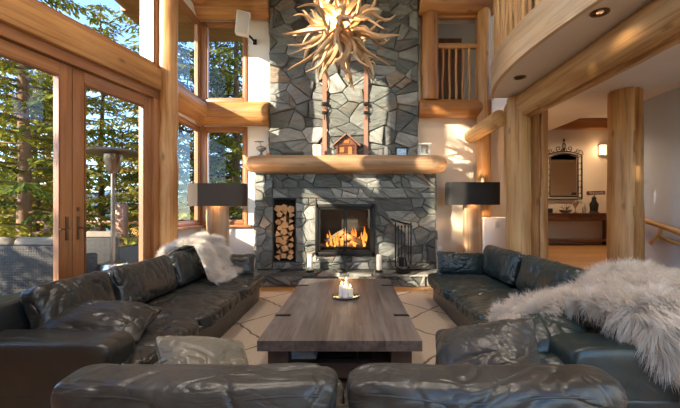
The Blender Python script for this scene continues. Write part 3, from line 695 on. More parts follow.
for i, (x, z, a) in enumerate(((-.38, .68, .1), (-.02, .68, -.12), (-.22, .77, .3), (.05, .80, -.5), (-.30, .86, .62))):
    l = MB(); l.tube(logpts((x-.24*math.cos(a), 6.86-.03*i*.5, z-.2*math.sin(a)), (x+.24*math.cos(a), 6.86-.02*i*.5, z+.2*math.sin(a)), 8, .01, i), .05, 12, wob=.2, seed=i)
    single('burning_log', l, M['bark'], 'charred log burning in the fireplace', 'firewood', 'burning logs')
fl = MB(); R = random.Random(3)
for i in range(40):
    x = R.choice((-.44, -.38, -.30, -.24, -.16, .0, .04, .16, .22))+R.uniform(-.04, .04); h = R.uniform(.08, .36)*(1 if abs(x+.1) > .12 else .8); r = R.uniform(.012, .03); y = 6.78+R.uniform(-.03, .12); z = .64+R.uniform(0, .08)
    ph = R.uniform(0, 6); fl.tube([(x+.03*math.sin(ph+t*4)*t, y, z+h*t) for t in np.linspace(0, 1, 9)], [max(.001, r*math.sin(PI*min(1, (.12+t*.88)))**.8*(1-t*.35)) for t in np.linspace(0, 1, 9)], 8)
fo = build('flames', fl, M['fire'], None, origin=(-.12, 6.8, 0)); tag(fo, 'orange flames rising from the burning logs in the fireplace', 'fire'); fo['kind'] = 'stuff'

# mantel log
mb = MB(); pts = []; rad = []
xs = [-1.98, -1.94, -1.86, -1.75, -1.6]+list(np.linspace(-1.4, 1.2, 14))+[1.4, 1.55, 1.64, 1.70, 1.72]
ys = {-1.98: .06, -1.94: .11, -1.86: .145, -1.75: .165, 1.72: .06, 1.70: .11, 1.64: .145, 1.55: .165}
for x in xs: pts.append((x, 6.62, 2.19)); rad.append(ys.get(x, .175))
mb.tube(pts, rad, 40, wob=.06, seed=4)
mb.v = [(p[0], 6.62+(p[1]-6.62)*1.35, min(p[2], 2.345)) for p in mb.v]
mb.v = [(p[0], min(p[1], 6.835 if -1.6 < p[0] < 1.3 else 6.99), p[2]) for p in mb.v]
single('log_mantel', mb, M['slab'], 'half log mantel shelf across the stone fireplace', 'mantel shelf')
MZ = 2.347

# firewood in the niche
R = random.Random(5); k = 0; z = NZ0+.085
rows = 0
while z < 1.44:
    cnt = 3 if rows % 2 == 0 else 3; xo = 0 if rows % 2 == 0 else .03
    for j in range(cnt):
        x = NX0+.095+xo*.6+j*.115+R.uniform(-.012, .012); r = R.uniform(.050, .076); nn = R.choice((3, 4, 3, 5)); a0 = R.uniform(0, 6)
        zz = z+R.uniform(-.016, .016)+(.045 if j == 1 else 0)
        V = []; y0, y1 = 6.69+R.uniform(-.01, .03), 6.955
        for y in (y0, y1):
            for q in range(nn): V.append((x+math.cos(a0+q*2*PI/nn)*r*1.08, y, zz+math.sin(a0+q*2*PI/nn)*r))
        if k == 0 or True:
            wl = thing('firewood_log', 'split firewood log stacked in the stone niche', 'firewood', (x, y0, zz), 'split logs stacked in the niche')
            b = MB(); b.add(V, [(q, (q+1) % nn, nn+(q+1) % nn, nn+q) for q in range(nn)]+[tuple(nn+q for q in range(nn))]); build('bark', b, M['bark'] if R.random() < .45 else M['cut'], wl, smooth=False)
            b = MB(); b.add([(p[0], p[1]-.002, p[2]) for p in V[:nn]]+[(p[0], p[1], p[2]) for p in V[:nn]], [tuple(range(nn-1, -1, -1))]+[(q, (q+1) % nn, nn+(q+1) % nn, nn+q) for q in range(nn)]); build('cut_face', b, M['cut'], wl, smooth=False)
        k += 1
    z += .112; rows += 1

# hearth candles, fire tools
def candle(x, y, z, h, r, label, cat='candle', group=None, dish=True, lit=False):
    t = thing('pillar_candle', label, cat, (x, y, z), group)
    z0 = z
    if dish:
        b = MB(); b.lathe((x, y, z), [(.075, 0), (.08, .012), (.07, .02), (.03, .03), (.05, .035)], 24); build('candle_dish', b, M['iron'], t); z0 = z+.035
    b = MB(); b.lathe((x, y, z0), [(r*.96, 0), (r, .006), (r, h-.008), (r*.9, h), (r*.55, h-.006)], 24); build('wax', b, M['wax'], t)
    b = MB(); b.tube([(x, y, z0+h-.006), (x+.002, y, z0+h+.014)], .0018, 6); build('wick', b, M['black'], t)
    if lit:
        b = MB(); zt = z0+h+.008; b.lathe((x, y, zt), [(.002, 0), (.0075, .008), (.008, .014), (.004, .026), (.0006, .038)], 10); build('candle_flame', b, M['flame'], t)
    return t
HZ = .243
candle((310-VX)/F*6.45, 6.45, HZ, .27, .045, 'tall white pillar candle on the hearth below the firewood niche')
candle((379-VX)/F*6.45, 6.45, HZ, .27, .045, 'tall white pillar candle on the hearth left of the fire tools')
ft = thing('fire_tool_set', 'black wrought iron fire tool stand with arched top on the hearth', 'fire tools', (.92, 6.47, HZ))
b = MB(); b.lathe((.92, 6.47, HZ), [(.13, 0), (.135, .012), (.11, .024), (.03, .035)], 24); build('base', b, M['iron'], ft)
b = MB()
for x in (.78, 1.06): b.tube([(.92+(x-.92)*.3, 6.47, HZ+.02), (x, 6.47, HZ+.10), (x, 6.47, 1.02), (x, 6.47, 1.13)], .012, 8)
b.tube([(.70, 6.47, 1.19), (.78, 6.47, 1.155), (.9, 6.47, 1.12), (1.02, 6.47, 1.10), (1.08, 6.47, 1.06), (1.05, 6.47, 1.02)], .014, 8); build('stand', b, M['iron'], ft)
for i, x in enumerate((.83, .89, .95, 1.01)):
    b = MB(); b.tube([(x, 6.45, 1.08), (x, 6.45, .5)], .008, 8); b.lathe((x, 6.45, 1.03), [(.008, 0), (.018, .02), (.008, .05)], 10)
    if i == 0: b.tube([(x, 6.45, .5), (x-.02, 6.45, .42), (x+.02, 6.45, .40)], .009, 8)
    elif i == 1: b.box((x, 6.45, .42), (.10, .02, .17), bevel=.006)
    elif i == 2: b.lathe((x, 6.45, .34), [(.045, 0), (.04, .06), (.015, .16)], 14)
    else: b.tube([(x, 6.45, .5), (x+.03, 6.45, .40), (x, 6.45, .33)], .009, 8)
    build(('poker', 'shovel', 'brush', 'tongs')[i], b, M['iron'], ft)

# mantel objects
def MX(x, D=6.6): return (x-VX)/F*D
x0 = MX(261)
g = thing('figurine', 'small dark figurine under a flat hat at the left end of the mantel', 'figurine', (x0, 6.62, MZ))
b = MB(); b.lathe((x0, 6.62, MZ), [(.05, 0), (.055, .01), (.025, .03), (.018, .06), (.05, .09), (.085, .12), (.09, .15), (.06, .17), (.02, .18)], 18); build('bowl', b, M['glassware'], g)
b = MB(); b.tube([(x0, 6.62, MZ+.17), (x0-.01, 6.62, MZ+.22), (x0-.03, 6.62, MZ+.25)], .006, 6); b.lathe((x0-.04, 6.62, MZ+.25), [(.01, 0), (.085, .004), (.09, .012), (.03, .02)], 16, 1, .5); build('canopy', b, M['bronze'], g)
x0 = MX(267.5)
b = MB(); b.lathe((x0, 6.66, MZ), [(.04, 0), (.045, .01), (.045, .05), (.02, .06)], 14); b.tube([(x0-.03, 6.66, MZ+.04), (x0-.04, 6.66, MZ+.18), (x0+.03, 6.66, MZ+.24)], .005, 6)
single('copper_burner', b, M['copper'], 'orange copper pot with a thin wire handle beside the dark figurine', 'pot')
x0, x1 = MX(282), MX(304)
g = thing('storage_box', 'long low dark green box lying on the mantel', 'box', ((x0+x1)/2, 6.64, MZ))
b = MB(); b.bb((x0, 6.57, MZ), (x1, 6.71, MZ+.055), bevel=.008); build('body', b, M['green'], g); b = MB(); b.bb((x0+.03, 6.575, MZ+.055), (x1-.01, 6.705, MZ+.078), bevel=.01); build('lid', b, M['console'], g)
def jar(x, h, r, label, mat='wax'):
    b = MB(); b.lathe((x, 6.62, MZ), [(r*.85, 0), (r*.95, .01), (r, h*.9), (r, h), (r*.88, h), (r*.86, h*.85)], 22); single('candle_jar', b, M[mat], label, 'candle', 'white candles on the mantel')
jar(MX(315), .205, .042, 'left white candle of the close pair left of the wooden cabin'); jar(MX(320), .195, .04, 'right white candle of the close pair left of the wooden cabin')
jar(MX(380.5), .115, .036, 'short white candle on the mantel right of the cabin'); jar(MX(386), .16, .038, 'taller white candle on the mantel right of the cabin')
# cabin
cx = MX(346.5); cw = .20; g = thing('model_cabin', 'small carved wooden cabin with steep roof standing mid mantel', 'ornament', (cx, 6.62, MZ))
b = MB()
for i in range(7): b.bb((cx-cw+.02, 6.545, MZ+.02+i*.026), (cx+cw-.02, 6.69, MZ+.044+i*.026), bevel=.008)
b.bb((cx-cw, 6.52, MZ), (cx+cw, 6.72, MZ+.018))
for s in (-1, 1): b.bb((cx+s*(cw-.03)-.012, 6.53, MZ), (cx+s*(cw-.03)+.012, 6.55, MZ+.2))
V = [(cx-cw+.02, y, MZ+.2) for y in (6.56, 6.69)]+[(cx+cw-.02, y, MZ+.2) for y in (6.56, 6.69)]+[(cx, y, MZ+.37) for y in (6.56, 6.69)]; b.add(V, [(0, 2, 4), (1, 5, 3), (0, 1, 3, 2)]); build('log_walls', b, M['console'], g, smooth=False)
b = MB(); L_ = math.hypot(.24, .21); a_ = math.atan2(.21, .24)
for s in (-1, 1): b.box((cx+s*.12, 6.615, MZ+.285+.0), (L_+.02, .24, .02), (0, s*a_, 0))
build('roof', b, M['ski'], g)
for a_, c_, nm in (((-.12, 6.535, .05), (-.04, 6.547, .14), 'window'), ((.03, 6.535, .02), (.10, 6.547, .15), 'door'), ((-.05, 6.548, .22), (.05, 6.56, .28), 'window')): b = MB(); b.bb((cx+a_[0], a_[1], MZ+a_[2]), (cx+c_[0], c_[1], MZ+c_[2])); build(nm, b, M['copper'], g)
x0 = MX(402); g = thing('picture_frame', 'small dark metal framed glass ornament on the mantel right of the candles', 'frame', (x0, 6.66, MZ))
b = MB()
for a, c in (((-.11, 0), (-.09, .16)), ((.09, 0), (.11, .16)), ((-.11, .14), (.11, .16)), ((-.11, 0), (.11, .02))): b.bb((x0+a[0], 6.65, MZ+a[1]), (x0+c[0], 6.68, MZ+c[1]))
build('frame', b, M['iron'], g); b = MB(); b.bb((x0-.09, 6.66, MZ+.02), (x0+.09, 6.67, MZ+.14)); build('picture', b, M['glassware'], g)
x0 = MX(424); g = thing('lantern', 'square silvery white candle lantern at the right end of the mantel', 'lantern', (x0, 6.62, MZ))
b = MB()
for sx in (-1, 1):
    for sy in (-1, 1): b.bb((x0+sx*.085-.014, 6.62+sy*.07-.014, MZ), (x0+sx*.085+.014, 6.62+sy*.07+.014, MZ+.21), bevel=.004)
b.bb((x0-.11, 6.53, MZ), (x0+.11, 6.71, MZ+.03), bevel=.008); b.bb((x0-.12, 6.52, MZ+.19), (x0+.12, 6.72, MZ+.22), bevel=.01); build('body', b, M['silverleaf'], g)
b = MB(); b.lathe((x0, 6.62, MZ+.03), [(.04, 0), (.04, .09), (.03, .10)], 14); build('votive', b, M['wax'], g)

# skis on the chimney
def ski(x, label, z1):
    t = thing('wooden_ski', label, 'ski', (x, 6.80, MZ)); b = MB(); L = [(0, 0), (1.7, 0), (1.85, -.012), (1.95, -.05), (2.0, -.10)]
    V = []; Fc = []
    for i in range(16):
        s = i/15*2.0; yy = 0 if s < 1.7 else -((s-1.7)/.3)**2*.11; w = .045 if s < 1.8 else .045*max(.12, 1-((s-1.8)/.2)**2); w -= .006*math.sin(PI*min(1, s/1.8))
        for (dx, dy) in ((-w, -.009), (w, -.009), (w, .009), (-w, .009)): V.append((x+dx, 6.82+yy+dy, MZ+.002+s*(z1-MZ)/2.0))
    for i in range(15):
        for j in range(4): q = (j+1) % 4; Fc.append((i*4+j, i*4+q, (i+1)*4+q, (i+1)*4+j))
    Fc += [(3, 2, 1, 0), (60, 61, 62, 63)]; b.add(V, Fc, [(p[0], p[1], p[2]) for p in V]); build('board', b, M['ski'], t, smooth=False)
    b = MB(); z = MZ+.92
    b.bb((x-.05, 6.785, z-.10), (x+.05, 6.812, z-.05), bevel=.004); b.bb((x-.052, 6.78, z+.06), (x+.052, 6.812, z+.12), bevel=.006); b.tube([(x-.05, 6.79, z+.09), (x-.04, 6.75, z+.02), (x, 6.74, z-.03), (x+.04, 6.75, z+.02), (x+.05, 6.79, z+.09)], .007, 6)
    b.tube([(x, 6.79, z-.05), (x, 6.77, z-.22)], .009, 6); build('binding', b, M['iron'], t)
ski((324.5-VX)/F*6.8, 'left vintage wooden ski standing against the chimney stones', 4.3)
ski((366-VX)/F*6.8, 'right vintage wooden ski standing against the chimney stones', 4.36)

# ------------------------------------------------------------------ chandelier
CC = Vector((-.15, 4.5, 3.60))
ch = thing('driftwood_chandelier', 'spiky round driftwood chandelier glowing in front of the chimney', 'chandelier', tuple(CC))
R = random.Random(21); N = 74
for i in range(N):
    z = 1-2*(i+.5)/N; ph = i*2.39996+R.uniform(-.25, .25); d = Vector((math.sqrt(1-z*z)*math.cos(ph), math.sqrt(1-z*z)*math.sin(ph), z)); L = R.uniform(.42, .74)
    side = d.cross(Vector((R.uniform(-1, 1), R.uniform(-1, 1), R.uniform(-1, 1)))).normalized(); s2 = d.cross(side); pts = []; rad = []; w = R.uniform(.04, .12); fr_ = R.uniform(4, 9); p0 = R.uniform(0, 6); r0 = R.uniform(.017, .034)
    for t in np.linspace(0, 1, 12):
        pts.append(CC+d*(.05+L*t)+side*(w*math.sin(fr_*t+p0)-w*math.sin(p0))*t**.6+s2*w*.8*math.sin(fr_*.7*t+p0*2)*t+Vector((0, 0, -.06*t*t)))
        rad.append(r0*(.55+1.0*math.sin(PI*min(1, t*.9+.1))**.7)*(1-.55*t) if t < .99 else .004)
    b = MB(); b.tube(pts, rad, 8, wob=.5, seed=i)
    if R.random() < .4:
        q = pts[6]; e = (d*.6+side*.8*R.choice((-1, 1))).normalized(); b.tube([q, q+e*.09, q+e*.15+Vector((0, 0, .03)), q+e*.2+Vector((0, 0, .0))], [r0*.8, r0*.7, r0*.5, .004], 7, wob=.4, seed=i+50)
    build('driftwood_branch', b, M['drift'], ch)
for k_, (dx, dy, dz) in enumerate(((.0, -.13, .02), (.07, .06, .05), (-.08, .05, -.02), (.02, .02, .12))):
    b = MB(); b.lathe((CC.x+dx, CC.y+dy, CC.z+dz-.03), [(.006, 0), (.026, .02), (.03, .04), (.018, .06), (.004, .068)], 12); build('bulb', b, M['bulb'], ch)
b = MB(); b.tube([CC, CC+Vector((0, 0, 2.78))], .012, 8); build('hanging_rod', b, M['iron'], ch)

# ------------------------------------------------------------------ coffee table
tx0, tx1, ty0, ty1, tz = -.675, .50, 2.56, 4.88, .42
ct = thing('coffee_table', 'large low rustic dark wood coffee table in the middle of the rug', 'coffee table', ((tx0+tx1)/2, (ty0+ty1)/2, .013))
mb = MB(); nw = 5; R = random.Random(2); xs = [tx0]+[tx0+(tx1-tx0)*i/nw+R.uniform(-.03, .03) for i in range(1, nw)]+[tx1]
for i in range(nw):
    mb.box(((xs[i]+xs[i+1])/2, (ty0+ty1)/2, tz-.038), (xs[i+1]-xs[i]+.001, ty1-ty0+.0, .076), bevel=.0006, seg=1)
build('tabletop', mb, M['table'], ct)
for sx in (0, 1):
    for sy in (0, 1):
        b = MB(); x = tx0+.07+.075 if sx == 0 else tx1-.07-.075; y = ty0+.09 if sy == 0 else ty1-.09
        b.box((x, y, .013+.165), (.15, .14, .33), bevel=.006); build('leg', b, M['table_dark'], ct)
for y_ in (ty0+.07, ty1-.15): b = MB(); b.bb((tx0+.19, y_, .12), (tx1-.19, y_+.08, .23), bevel=.005); build('stretcher', b, M['table_dark'], ct)
b = MB(); b.bb((tx0+.09, ty0+.16, .13), (tx0+.2, ty1-.16, .22), bevel=.005); b.bb((tx1-.2, ty0+.16, .13), (tx1-.09, ty1-.16, .22), bevel=.005)
for i in range(6): b.bb((tx0+.2+i*.13, ty0+.151, .15), (tx0+.325+i*.13, ty1-.151, .18))
build('shelf', b, M['table_dark'], ct)
for sx, x in ((-1, tx0), (1, tx1)):
    for y in (3.18, 4.45):
        b = MB(); b.box((x-sx*.065, y, tz+.001), (.135, .055, .006), bevel=.002); b.box((x+sx*.001, y, tz-.025), (.006, .055, .055), bevel=.002)
        build('iron_strap', b, M['iron'], ct)
# plate and candles
px, py = P(345.5, 298, 1).x*3.83, 3.83
b = MB(); b.lathe((px, py, tz+.0045), [(.10, 0), (.135, .004), (.15, .016), (.146, .018), (.13, .009), (.0001, .008)], 32); single('glass_plate', b, M['steel'], 'round silver plate under the candles on the coffee table', 'plate')
for dx, dy, h, r, lab in ((-.04, .0, .115, .030, 'left pillar candle on the silver plate'), (.005, .045, .145, .028, 'tallest pillar candle at the back of the silver plate'), (.05, -.01, .085, .030, 'right shorter pillar candle on the silver plate'), (.0, -.055, .10, .028, 'front pillar candle on the silver plate')):
    candle(px+dx, py+dy, tz+.014, h, r, 'lit white '+lab, dish=False, lit=True, group='candles on the coffee table')
b = MB(); b.bb((-.50, 2.80, .185), (-.28, 3.10, .215), bevel=.003); b.bb((-.49, 2.81, .216), (-.30, 3.08, .24), bevel=.003); single('magazine', b, M['white'], 'white magazines lying on the shelf under the coffee table', 'magazine')
b = MB(); b.bb((-.24, 2.80, .185), (.0, 3.12, .225), bevel=.003); single('book', b, M['black'], 'dark flat book on the shelf under the coffee table', 'book')

# rug
mb = MB(); nx, ny = 60, 60; V = []; Fc = []
x0, x1, y0, y1 = -2.1, 1.95, 1.15, 5.95
for i in range(nx+1):
    for j in range(ny+1):
        X, Y = x0+(x1-x0)*i/nx, y0+(y1-y0)*j/ny; e = min(i, j, nx-i, ny-j)
        V.append((X, Y+.01*math.sin(X*5), .013 if e > 0 else .002))
for i in range(nx):
    for j in range(ny): Fc.append((i*(ny+1)+j, (i+1)*(ny+1)+j, (i+1)*(ny+1)+j+1, i*(ny+1)+j+1))
Fc.append(tuple([i*(ny+1) for i in range(nx, -1, -1)]+[j for j in range(1, ny+1)]+[i*(ny+1)+ny for i in range(1, nx+1)]+[nx*(ny+1)+j for j in range(ny-1, 0, -1)]))
mb.add(V, Fc); single('area_rug', mb, M['rug'], 'cream wool rug with thin dark diamond lines under the coffee table', 'rug')

# ------------------------------------------------------------------ sofas
def seam_tube(mb, pts, r=.004): mb.tube(pts, r, 6)
def side_sofa(s, name_label, mat, xf, xb, yn, yf, arm_y, seats):
    """s=-1 left sofa, +1 right sofa; xf front |x|, xb back |x|"""
    t = thing('leather_sofa', name_label, 'sofa', (s*(xf+xb)/2, (yn+yf)/2, .013)); X = lambda a: s*a; sm_ = M['smooth_leather' if s < 0 else 'smooth_leather_t']
    b = MB(); c = ((X(xf+.08)+X(xb))/2, (yn+yf)/2, .16); cushion(b, c, (xb-xf-.08, yf-yn, .29), k=26, wr=.003, n=30); build('base', b, sm_, t)
    b = MB(); cushion(b, (X(xb-.125), (yn+yf)/2, .40), (.27, yf-yn+.0, .72), k=9, wr=.010, wf=1.6, n=44, seed=s+3); build('backrest', b, sm_, t)
    b = MB(); cushion(b, (X((xf+.14+xb-.05)/2), (yn+arm_y)/2, .315), (xb-xf-.14, arm_y-yn, .53), k=10, wr=.006, wf=1.8, n=34, seed=s+9); build('arm', b, sm_, t)
    for i, (a, c_) in enumerate(seats):
        px_ = .14 if (i == 0 and s > 0) else 0; b = MB(); cushion(b, (X((xf-px_+xb-.3)/2), (a+c_)/2, .338+.008*(2-i)+px_*.1), (xb-xf-.26+px_, c_-a-.012, .175), k=6.5, crown=.30, wr=.019, wf=4.4, n=60, seed=i+s*4+20, stretch=(.7, 1.2, 1), rot=(0, 0, 0)); build('seat_cushion', b, mat, t)
    for i, (a, c_) in enumerate(seats):
        if i == 0: a = max(a, arm_y-.02)
        b = MB(); L = c_-a
        cushion(b, (X(xb-.37), (a+c_)/2, .635), (L+.015, .45, .24), (PI/2-.28*1, 0, s*-PI/2) if s > 0 else (PI/2-.28, 0, PI/2), k=5, pillow=.35, wr=.015, wf=4.4, n=60, seed=i+s*4+40, stretch=(1.3, .6, 1)); build('back_cushion', b, mat, t)
    for yy in (yn+.12, yf-.12):
        for xx in (xf+.2, xb-.12):
            b = MB(); b.bb((X(xx)-.035, yy-.035, .0135), (X(xx)+.035, yy+.035, .05)); build('foot', b, M['black'], t)
    return t
side_sofa(-1, 'long charcoal leather sofa on the left in front of the glass doors', M['leather'], 1.28, 2.47, 2.06, 5.40, 2.36, ((2.12, 3.13), (3.13, 4.2), (4.2, 5.38)))
side_sofa(1, 'long dark teal leather sofa on the right in front of the log posts', M['leather_t'], 1.12, 2.36, 2.0, 5.45, 2.30, ((2.06, 3.06), (3.06, 4.22), (4.22, 5.42)))
# foreground sofa, seen from behind
fs = thing('leather_sofa', 'slate leather sofa in the foreground seen from behind', 'sofa', (-.05, 1.55, .013))
b = MB(); cushion(b, (-.05, 1.60, .17), (1.94, .84, .29), k=26, wr=.003, n=30); build('base', b, M['leather_f'], fs)
b = MB(); cushion(b, (-.05, 1.26, .34), (2.02, .17, .60), k=10, wr=.006, n=34); build('backrest', b, M['leather_f'], fs)
for s in (-1, 1):
    b = MB(); cushion(b, (-.05+s*.91, 1.62, .30), (.19, .80, .50), k=9, wr=.006, n=30, seed=s); build('arm', b, M['leather_f'], fs)
for i, (a, c_) in enumerate(((-.86, -.04), (-.04, .77))):
    b = MB(); cushion(b, ((a+c_)/2, 1.68, .36), (c_-a-.006, .70, .16), k=8, crown=.25, wr=.016, wf=3.2, n=40, seed=60+i); build('seat_cushion', b, M['leather_f'], fs)
for i, (a, c_) in enumerate(((-1.08, -.035), (-.035, .99))):
    b = MB(); L = c_-a
    cushion(b, ((a+c_)/2, 1.345, .525), (L+.045, .50, .25), (PI/2+.10, 0, 0), k=6.2, pillow=.24, wr=.0115, wf=2.9, n=100, seed=70+i, stretch=(.75, 1.4, 1))
    bc = build('back_cushion', b, M['leather_f'], fs)
    b = MB(); zz = .70; yy = 1.345-.118
    b.tube([(a+.08+(L-.16)*t, yy-.002+.02*(2*t-1)**4, zz+.012*math.sin(t*9+i)) for t in np.linspace(0, 1, 20)], .004, 6); build('piping', b, M['leather_f'], bc)
for x in (-.95, .85):
    for y in (1.26, 1.92): b = MB(); b.bb((x-.035, y-.035, .0135), (x+.035, y+.035, .05)); build('foot', b, M['black'], fs)
# throw pillows
def pil(label, mat, c, size, rot, seed, wr=.022, group='loose leather pillows'):
    b = MB(); cushion(b, c, size, rot, k=9, pillow=.80, wr=wr*.55, wf=3.6, n=60, seed=seed, stretch=(.8, 1.2, 1)); return single('throw_pillow', b, mat, label, 'pillow', group)
pil('crumpled charcoal leather pillow at the near arm of the left sofa', M['leather'], (-1.80, 2.56, .545), (.74, .50, .24), (.25, .05, .12), 81, .03)
pil('small charcoal leather pillow at the far end of the left sofa, beside the sheepskin', M['leather'], (-1.62, 5.18, .56), (.46, .34, .17), (PI/2-.35, .0, .1), 82)
pil('dark leather pillow at the far end of the right sofa', M['leather_t'], (1.56, 5.20, .575), (.70, .36, .19), (PI/2-.3, .04, -.05), 83)
pil('teal leather pillow under the big sheepskin at the near end of the right sofa', M['leather_t'], (1.33, 2.40, .515), (.50, .40, .20), (.45, -.08, -.12), 84)
pil('olive grey leather pillow at the left end of the foreground sofa', M['leather_p'], (-.72, 1.80, .55), (.50, .44, .20), (.50, .28, .70), 85)
pil('plump grey green leather pillow at the right end of the foreground sofa', M['leather_f'], (.66, 1.80, .585), (.56, .50, .25), (.62, -.30, -.50), 86)

# ------------------------------------------------------------------ sheepskins
def fur(name, label, S, nu, nv, count, seed, Ls, mask=None, width=.0016):
    """S(u,v)->point; a hide surface grown over with strands"""
    R = np.random.RandomState(seed); g = [[Vector(S(i/nu, j/nv)) for j in range(nv+1)] for i in range(nu+1)]
    V = [p for r in g for p in r]; Fc = [(i*(nv+1)+j, i*(nv+1)+j+1, (i+1)*(nv+1)+j+1, (i+1)*(nv+1)+j) for i in range(nu) for j in range(nv)]
    A = np.array([[tuple(p) for p in r] for r in g])
    du = np.gradient(A, axis=0); dv = np.gradient(A, axis=1); N = np.cross(dv, du); N /= np.linalg.norm(N, axis=2, keepdims=True)+1e-9
    if N[:, :, 2].sum() < 0: N = -N
    t = thing(name, label, 'sheepskin', tuple(A.reshape(-1, 3).mean(0)))
    b = MB(); V2 = V+[p-Vector(N.reshape(-1, 3)[i])*.012 for i, p in enumerate(V)]; m = len(V)
    F2 = Fc+[tuple(m+q for q in f[::-1]) for f in Fc]
    rim = [i*(nv+1) for i in range(nu+1)]+[nu*(nv+1)+j for j in range(1, nv+1)]+[i*(nv+1)+nv for i in range(nu-1, -1, -1)]+[j for j in range(nv-1, 0, -1)]
    for q in range(len(rim)): a_, c_ = rim[q], rim[(q+1) % len(rim)]; F2.append((a_, c_, m+c_, m+a_))
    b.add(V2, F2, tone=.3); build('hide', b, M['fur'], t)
    ui = R.rand(count); vi = R.rand(count); fu = ui*nu; fv = vi*nv; i0 = np.minimum(fu.astype(int), nu-1); j0 = np.minimum(fv.astype(int), nv-1); a = (fu-i0)[:, None]; c = (fv-j0)[:, None]
    def samp(X): return X[i0, j0]*(1-a)*(1-c)+X[i0+1, j0]*a*(1-c)+X[i0, j0+1]*(1-a)*c+X[i0+1, j0+1]*a*c
    p = samp(A); nn = samp(N); dn = samp(dv/(np.linalg.norm(dv, axis=2, keepdims=True)+1e-9))
    out = (ui-.5)[:, None]*samp(du/(np.linalg.norm(du, axis=2, keepdims=True)+1e-9))*1.2
    # clumps: shared noise direction
    cl = np.array([noise.noise_vector(Vector(q)*13) for q in p])*1.1+np.array([noise.noise_vector(Vector(q)*30) for q in p])*.8
    d0 = nn*1.15+cl*.6+R.randn(count, 3)*.2+dn*.28+out*.3; d0 /= np.linalg.norm(d0, axis=1, keepdims=True)
    L = (Ls*(.6+.6*R.rand(count)))[:, None]; segs = 5; P_ = [p]; d = d0.copy()
    for k in range(segs-1):
        d = d+np.array([[0, 0, -.27]])+dn*.10+cl*.12; dd = d/np.linalg.norm(d, axis=1, keepdims=True); P_.append(P_[-1]+dd*L/(segs-1))
    side = np.cross(d0, np.array([[.3, -1., .2]])); side /= np.linalg.norm(side, axis=1, keepdims=True)
    verts = np.zeros((count, segs*2, 3))
    for k in range(segs):
        w = width*(1-.8*k/(segs-1)); verts[:, 2*k] = P_[k]-side*w; verts[:, 2*k+1] = P_[k]+side*w
    base = (np.arange(count)*segs*2)[:, None, None]; q = np.array([[2*k, 2*k+1, 2*k+3, 2*k+2] for k in range(segs-1)])[None]
    faces = (base+q).reshape(-1, 4)
    me = bpy.data.meshes.new('fur'); vv = verts.reshape(-1, 3)-np.array(ORG[t])
    me.vertices.add(len(vv)); me.vertices.foreach_set('co', vv.astype(np.float32).ravel())
    me.loops.add(faces.size); me.loops.foreach_set('vertex_index', faces.astype(np.int32).ravel())
    me.polygons.add(len(faces)); me.polygons.foreach_set('loop_start', np.arange(0, faces.size, 4, dtype=np.int32))
    me.update(calc_edges=True); me.materials.append(M['fur'])
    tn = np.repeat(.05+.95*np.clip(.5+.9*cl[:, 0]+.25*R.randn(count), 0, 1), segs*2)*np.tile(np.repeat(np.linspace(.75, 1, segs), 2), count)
    at = me.attributes.new('tone', 'FLOAT', 'POINT'); at.data.foreach_set('value', tn.astype(np.float32))
    me.polygons.foreach_set('use_smooth', [True]*len(me.polygons))
    o = bpy.data.objects.new('wool', me); COL.objects.link(o); o.parent = t; o['kind'] = 'stuff'; return t
def interp(path, t):
    n = len(path)-1; f = t*n; i = min(int(f), n-1); w = f-i; w = w*w*(3-2*w)*.3+w*.7; return Vector(path[i]).lerp(Vector(path[i+1]), w)
lp = [(-2.54, 0, .58), (-2.52, 0, .76), (-2.40, 0, .81), (-2.27, 0, .86), (-2.14, 0, .93), (-1.99, 0, .92), (-1.87, 0, .76), (-1.77, 0, .56), (-1.72, 0, .50), (-1.62, 0, .50)]
def SL(u, v):
    p = interp(lp, v); wdt = .26+.17*min(1, v*1.6)+.04*math.sin(v*9); y = 5.22-.85*min(v, .42)+.05*v+(u-.5)*2*wdt*(1-.25*(2*v-1)**6)+.06*math.sin(v*5)
    if v > .5: p.x += .05*math.sin(u*9)
    return (p.x, y, p.z-.03+.02*math.sin(u*8+v*3))
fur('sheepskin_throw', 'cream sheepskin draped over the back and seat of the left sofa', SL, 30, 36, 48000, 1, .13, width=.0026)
def SR(u, v):
    X = 1.10+1.36*u; sm = lambda a, b, x: (lambda q: q*q*(3-2*q))(max(0, min(1, (x-a)/(b-a))))
    zt = .55+.10*sm(0, .25, u)+.24*sm(.2, .62, u)-.04*sm(.8, 1, u); yfar = 2.78+.25*sm(.3, .8, u); yn = 2.56-.54*sm(.22, .5, u); drop = .02+.42*sm(.30, .62, u)+.05*math.sin(u*14)
    L1 = yfar-yn; s = v*(L1+drop)
    if s < L1:
        q = s/L1; return (X+.04*math.sin(v*6), yfar-s, zt-.10*q*sm(.3, .6, u)-.10*(1-sm(0, .3, q))+.02*math.sin(u*9+v*5))
    return (X+.04*math.sin(v*6)+.02*math.sin(u*13), yn-.03-.03*(s-L1), zt-.10*sm(.3, .6, u)-(s-L1))
fur('sheepskin_throw', 'large shaggy white sheepskin over the near arm and back of the right sofa', SR, 44, 44, 75000, 2, .125, width=.0024)

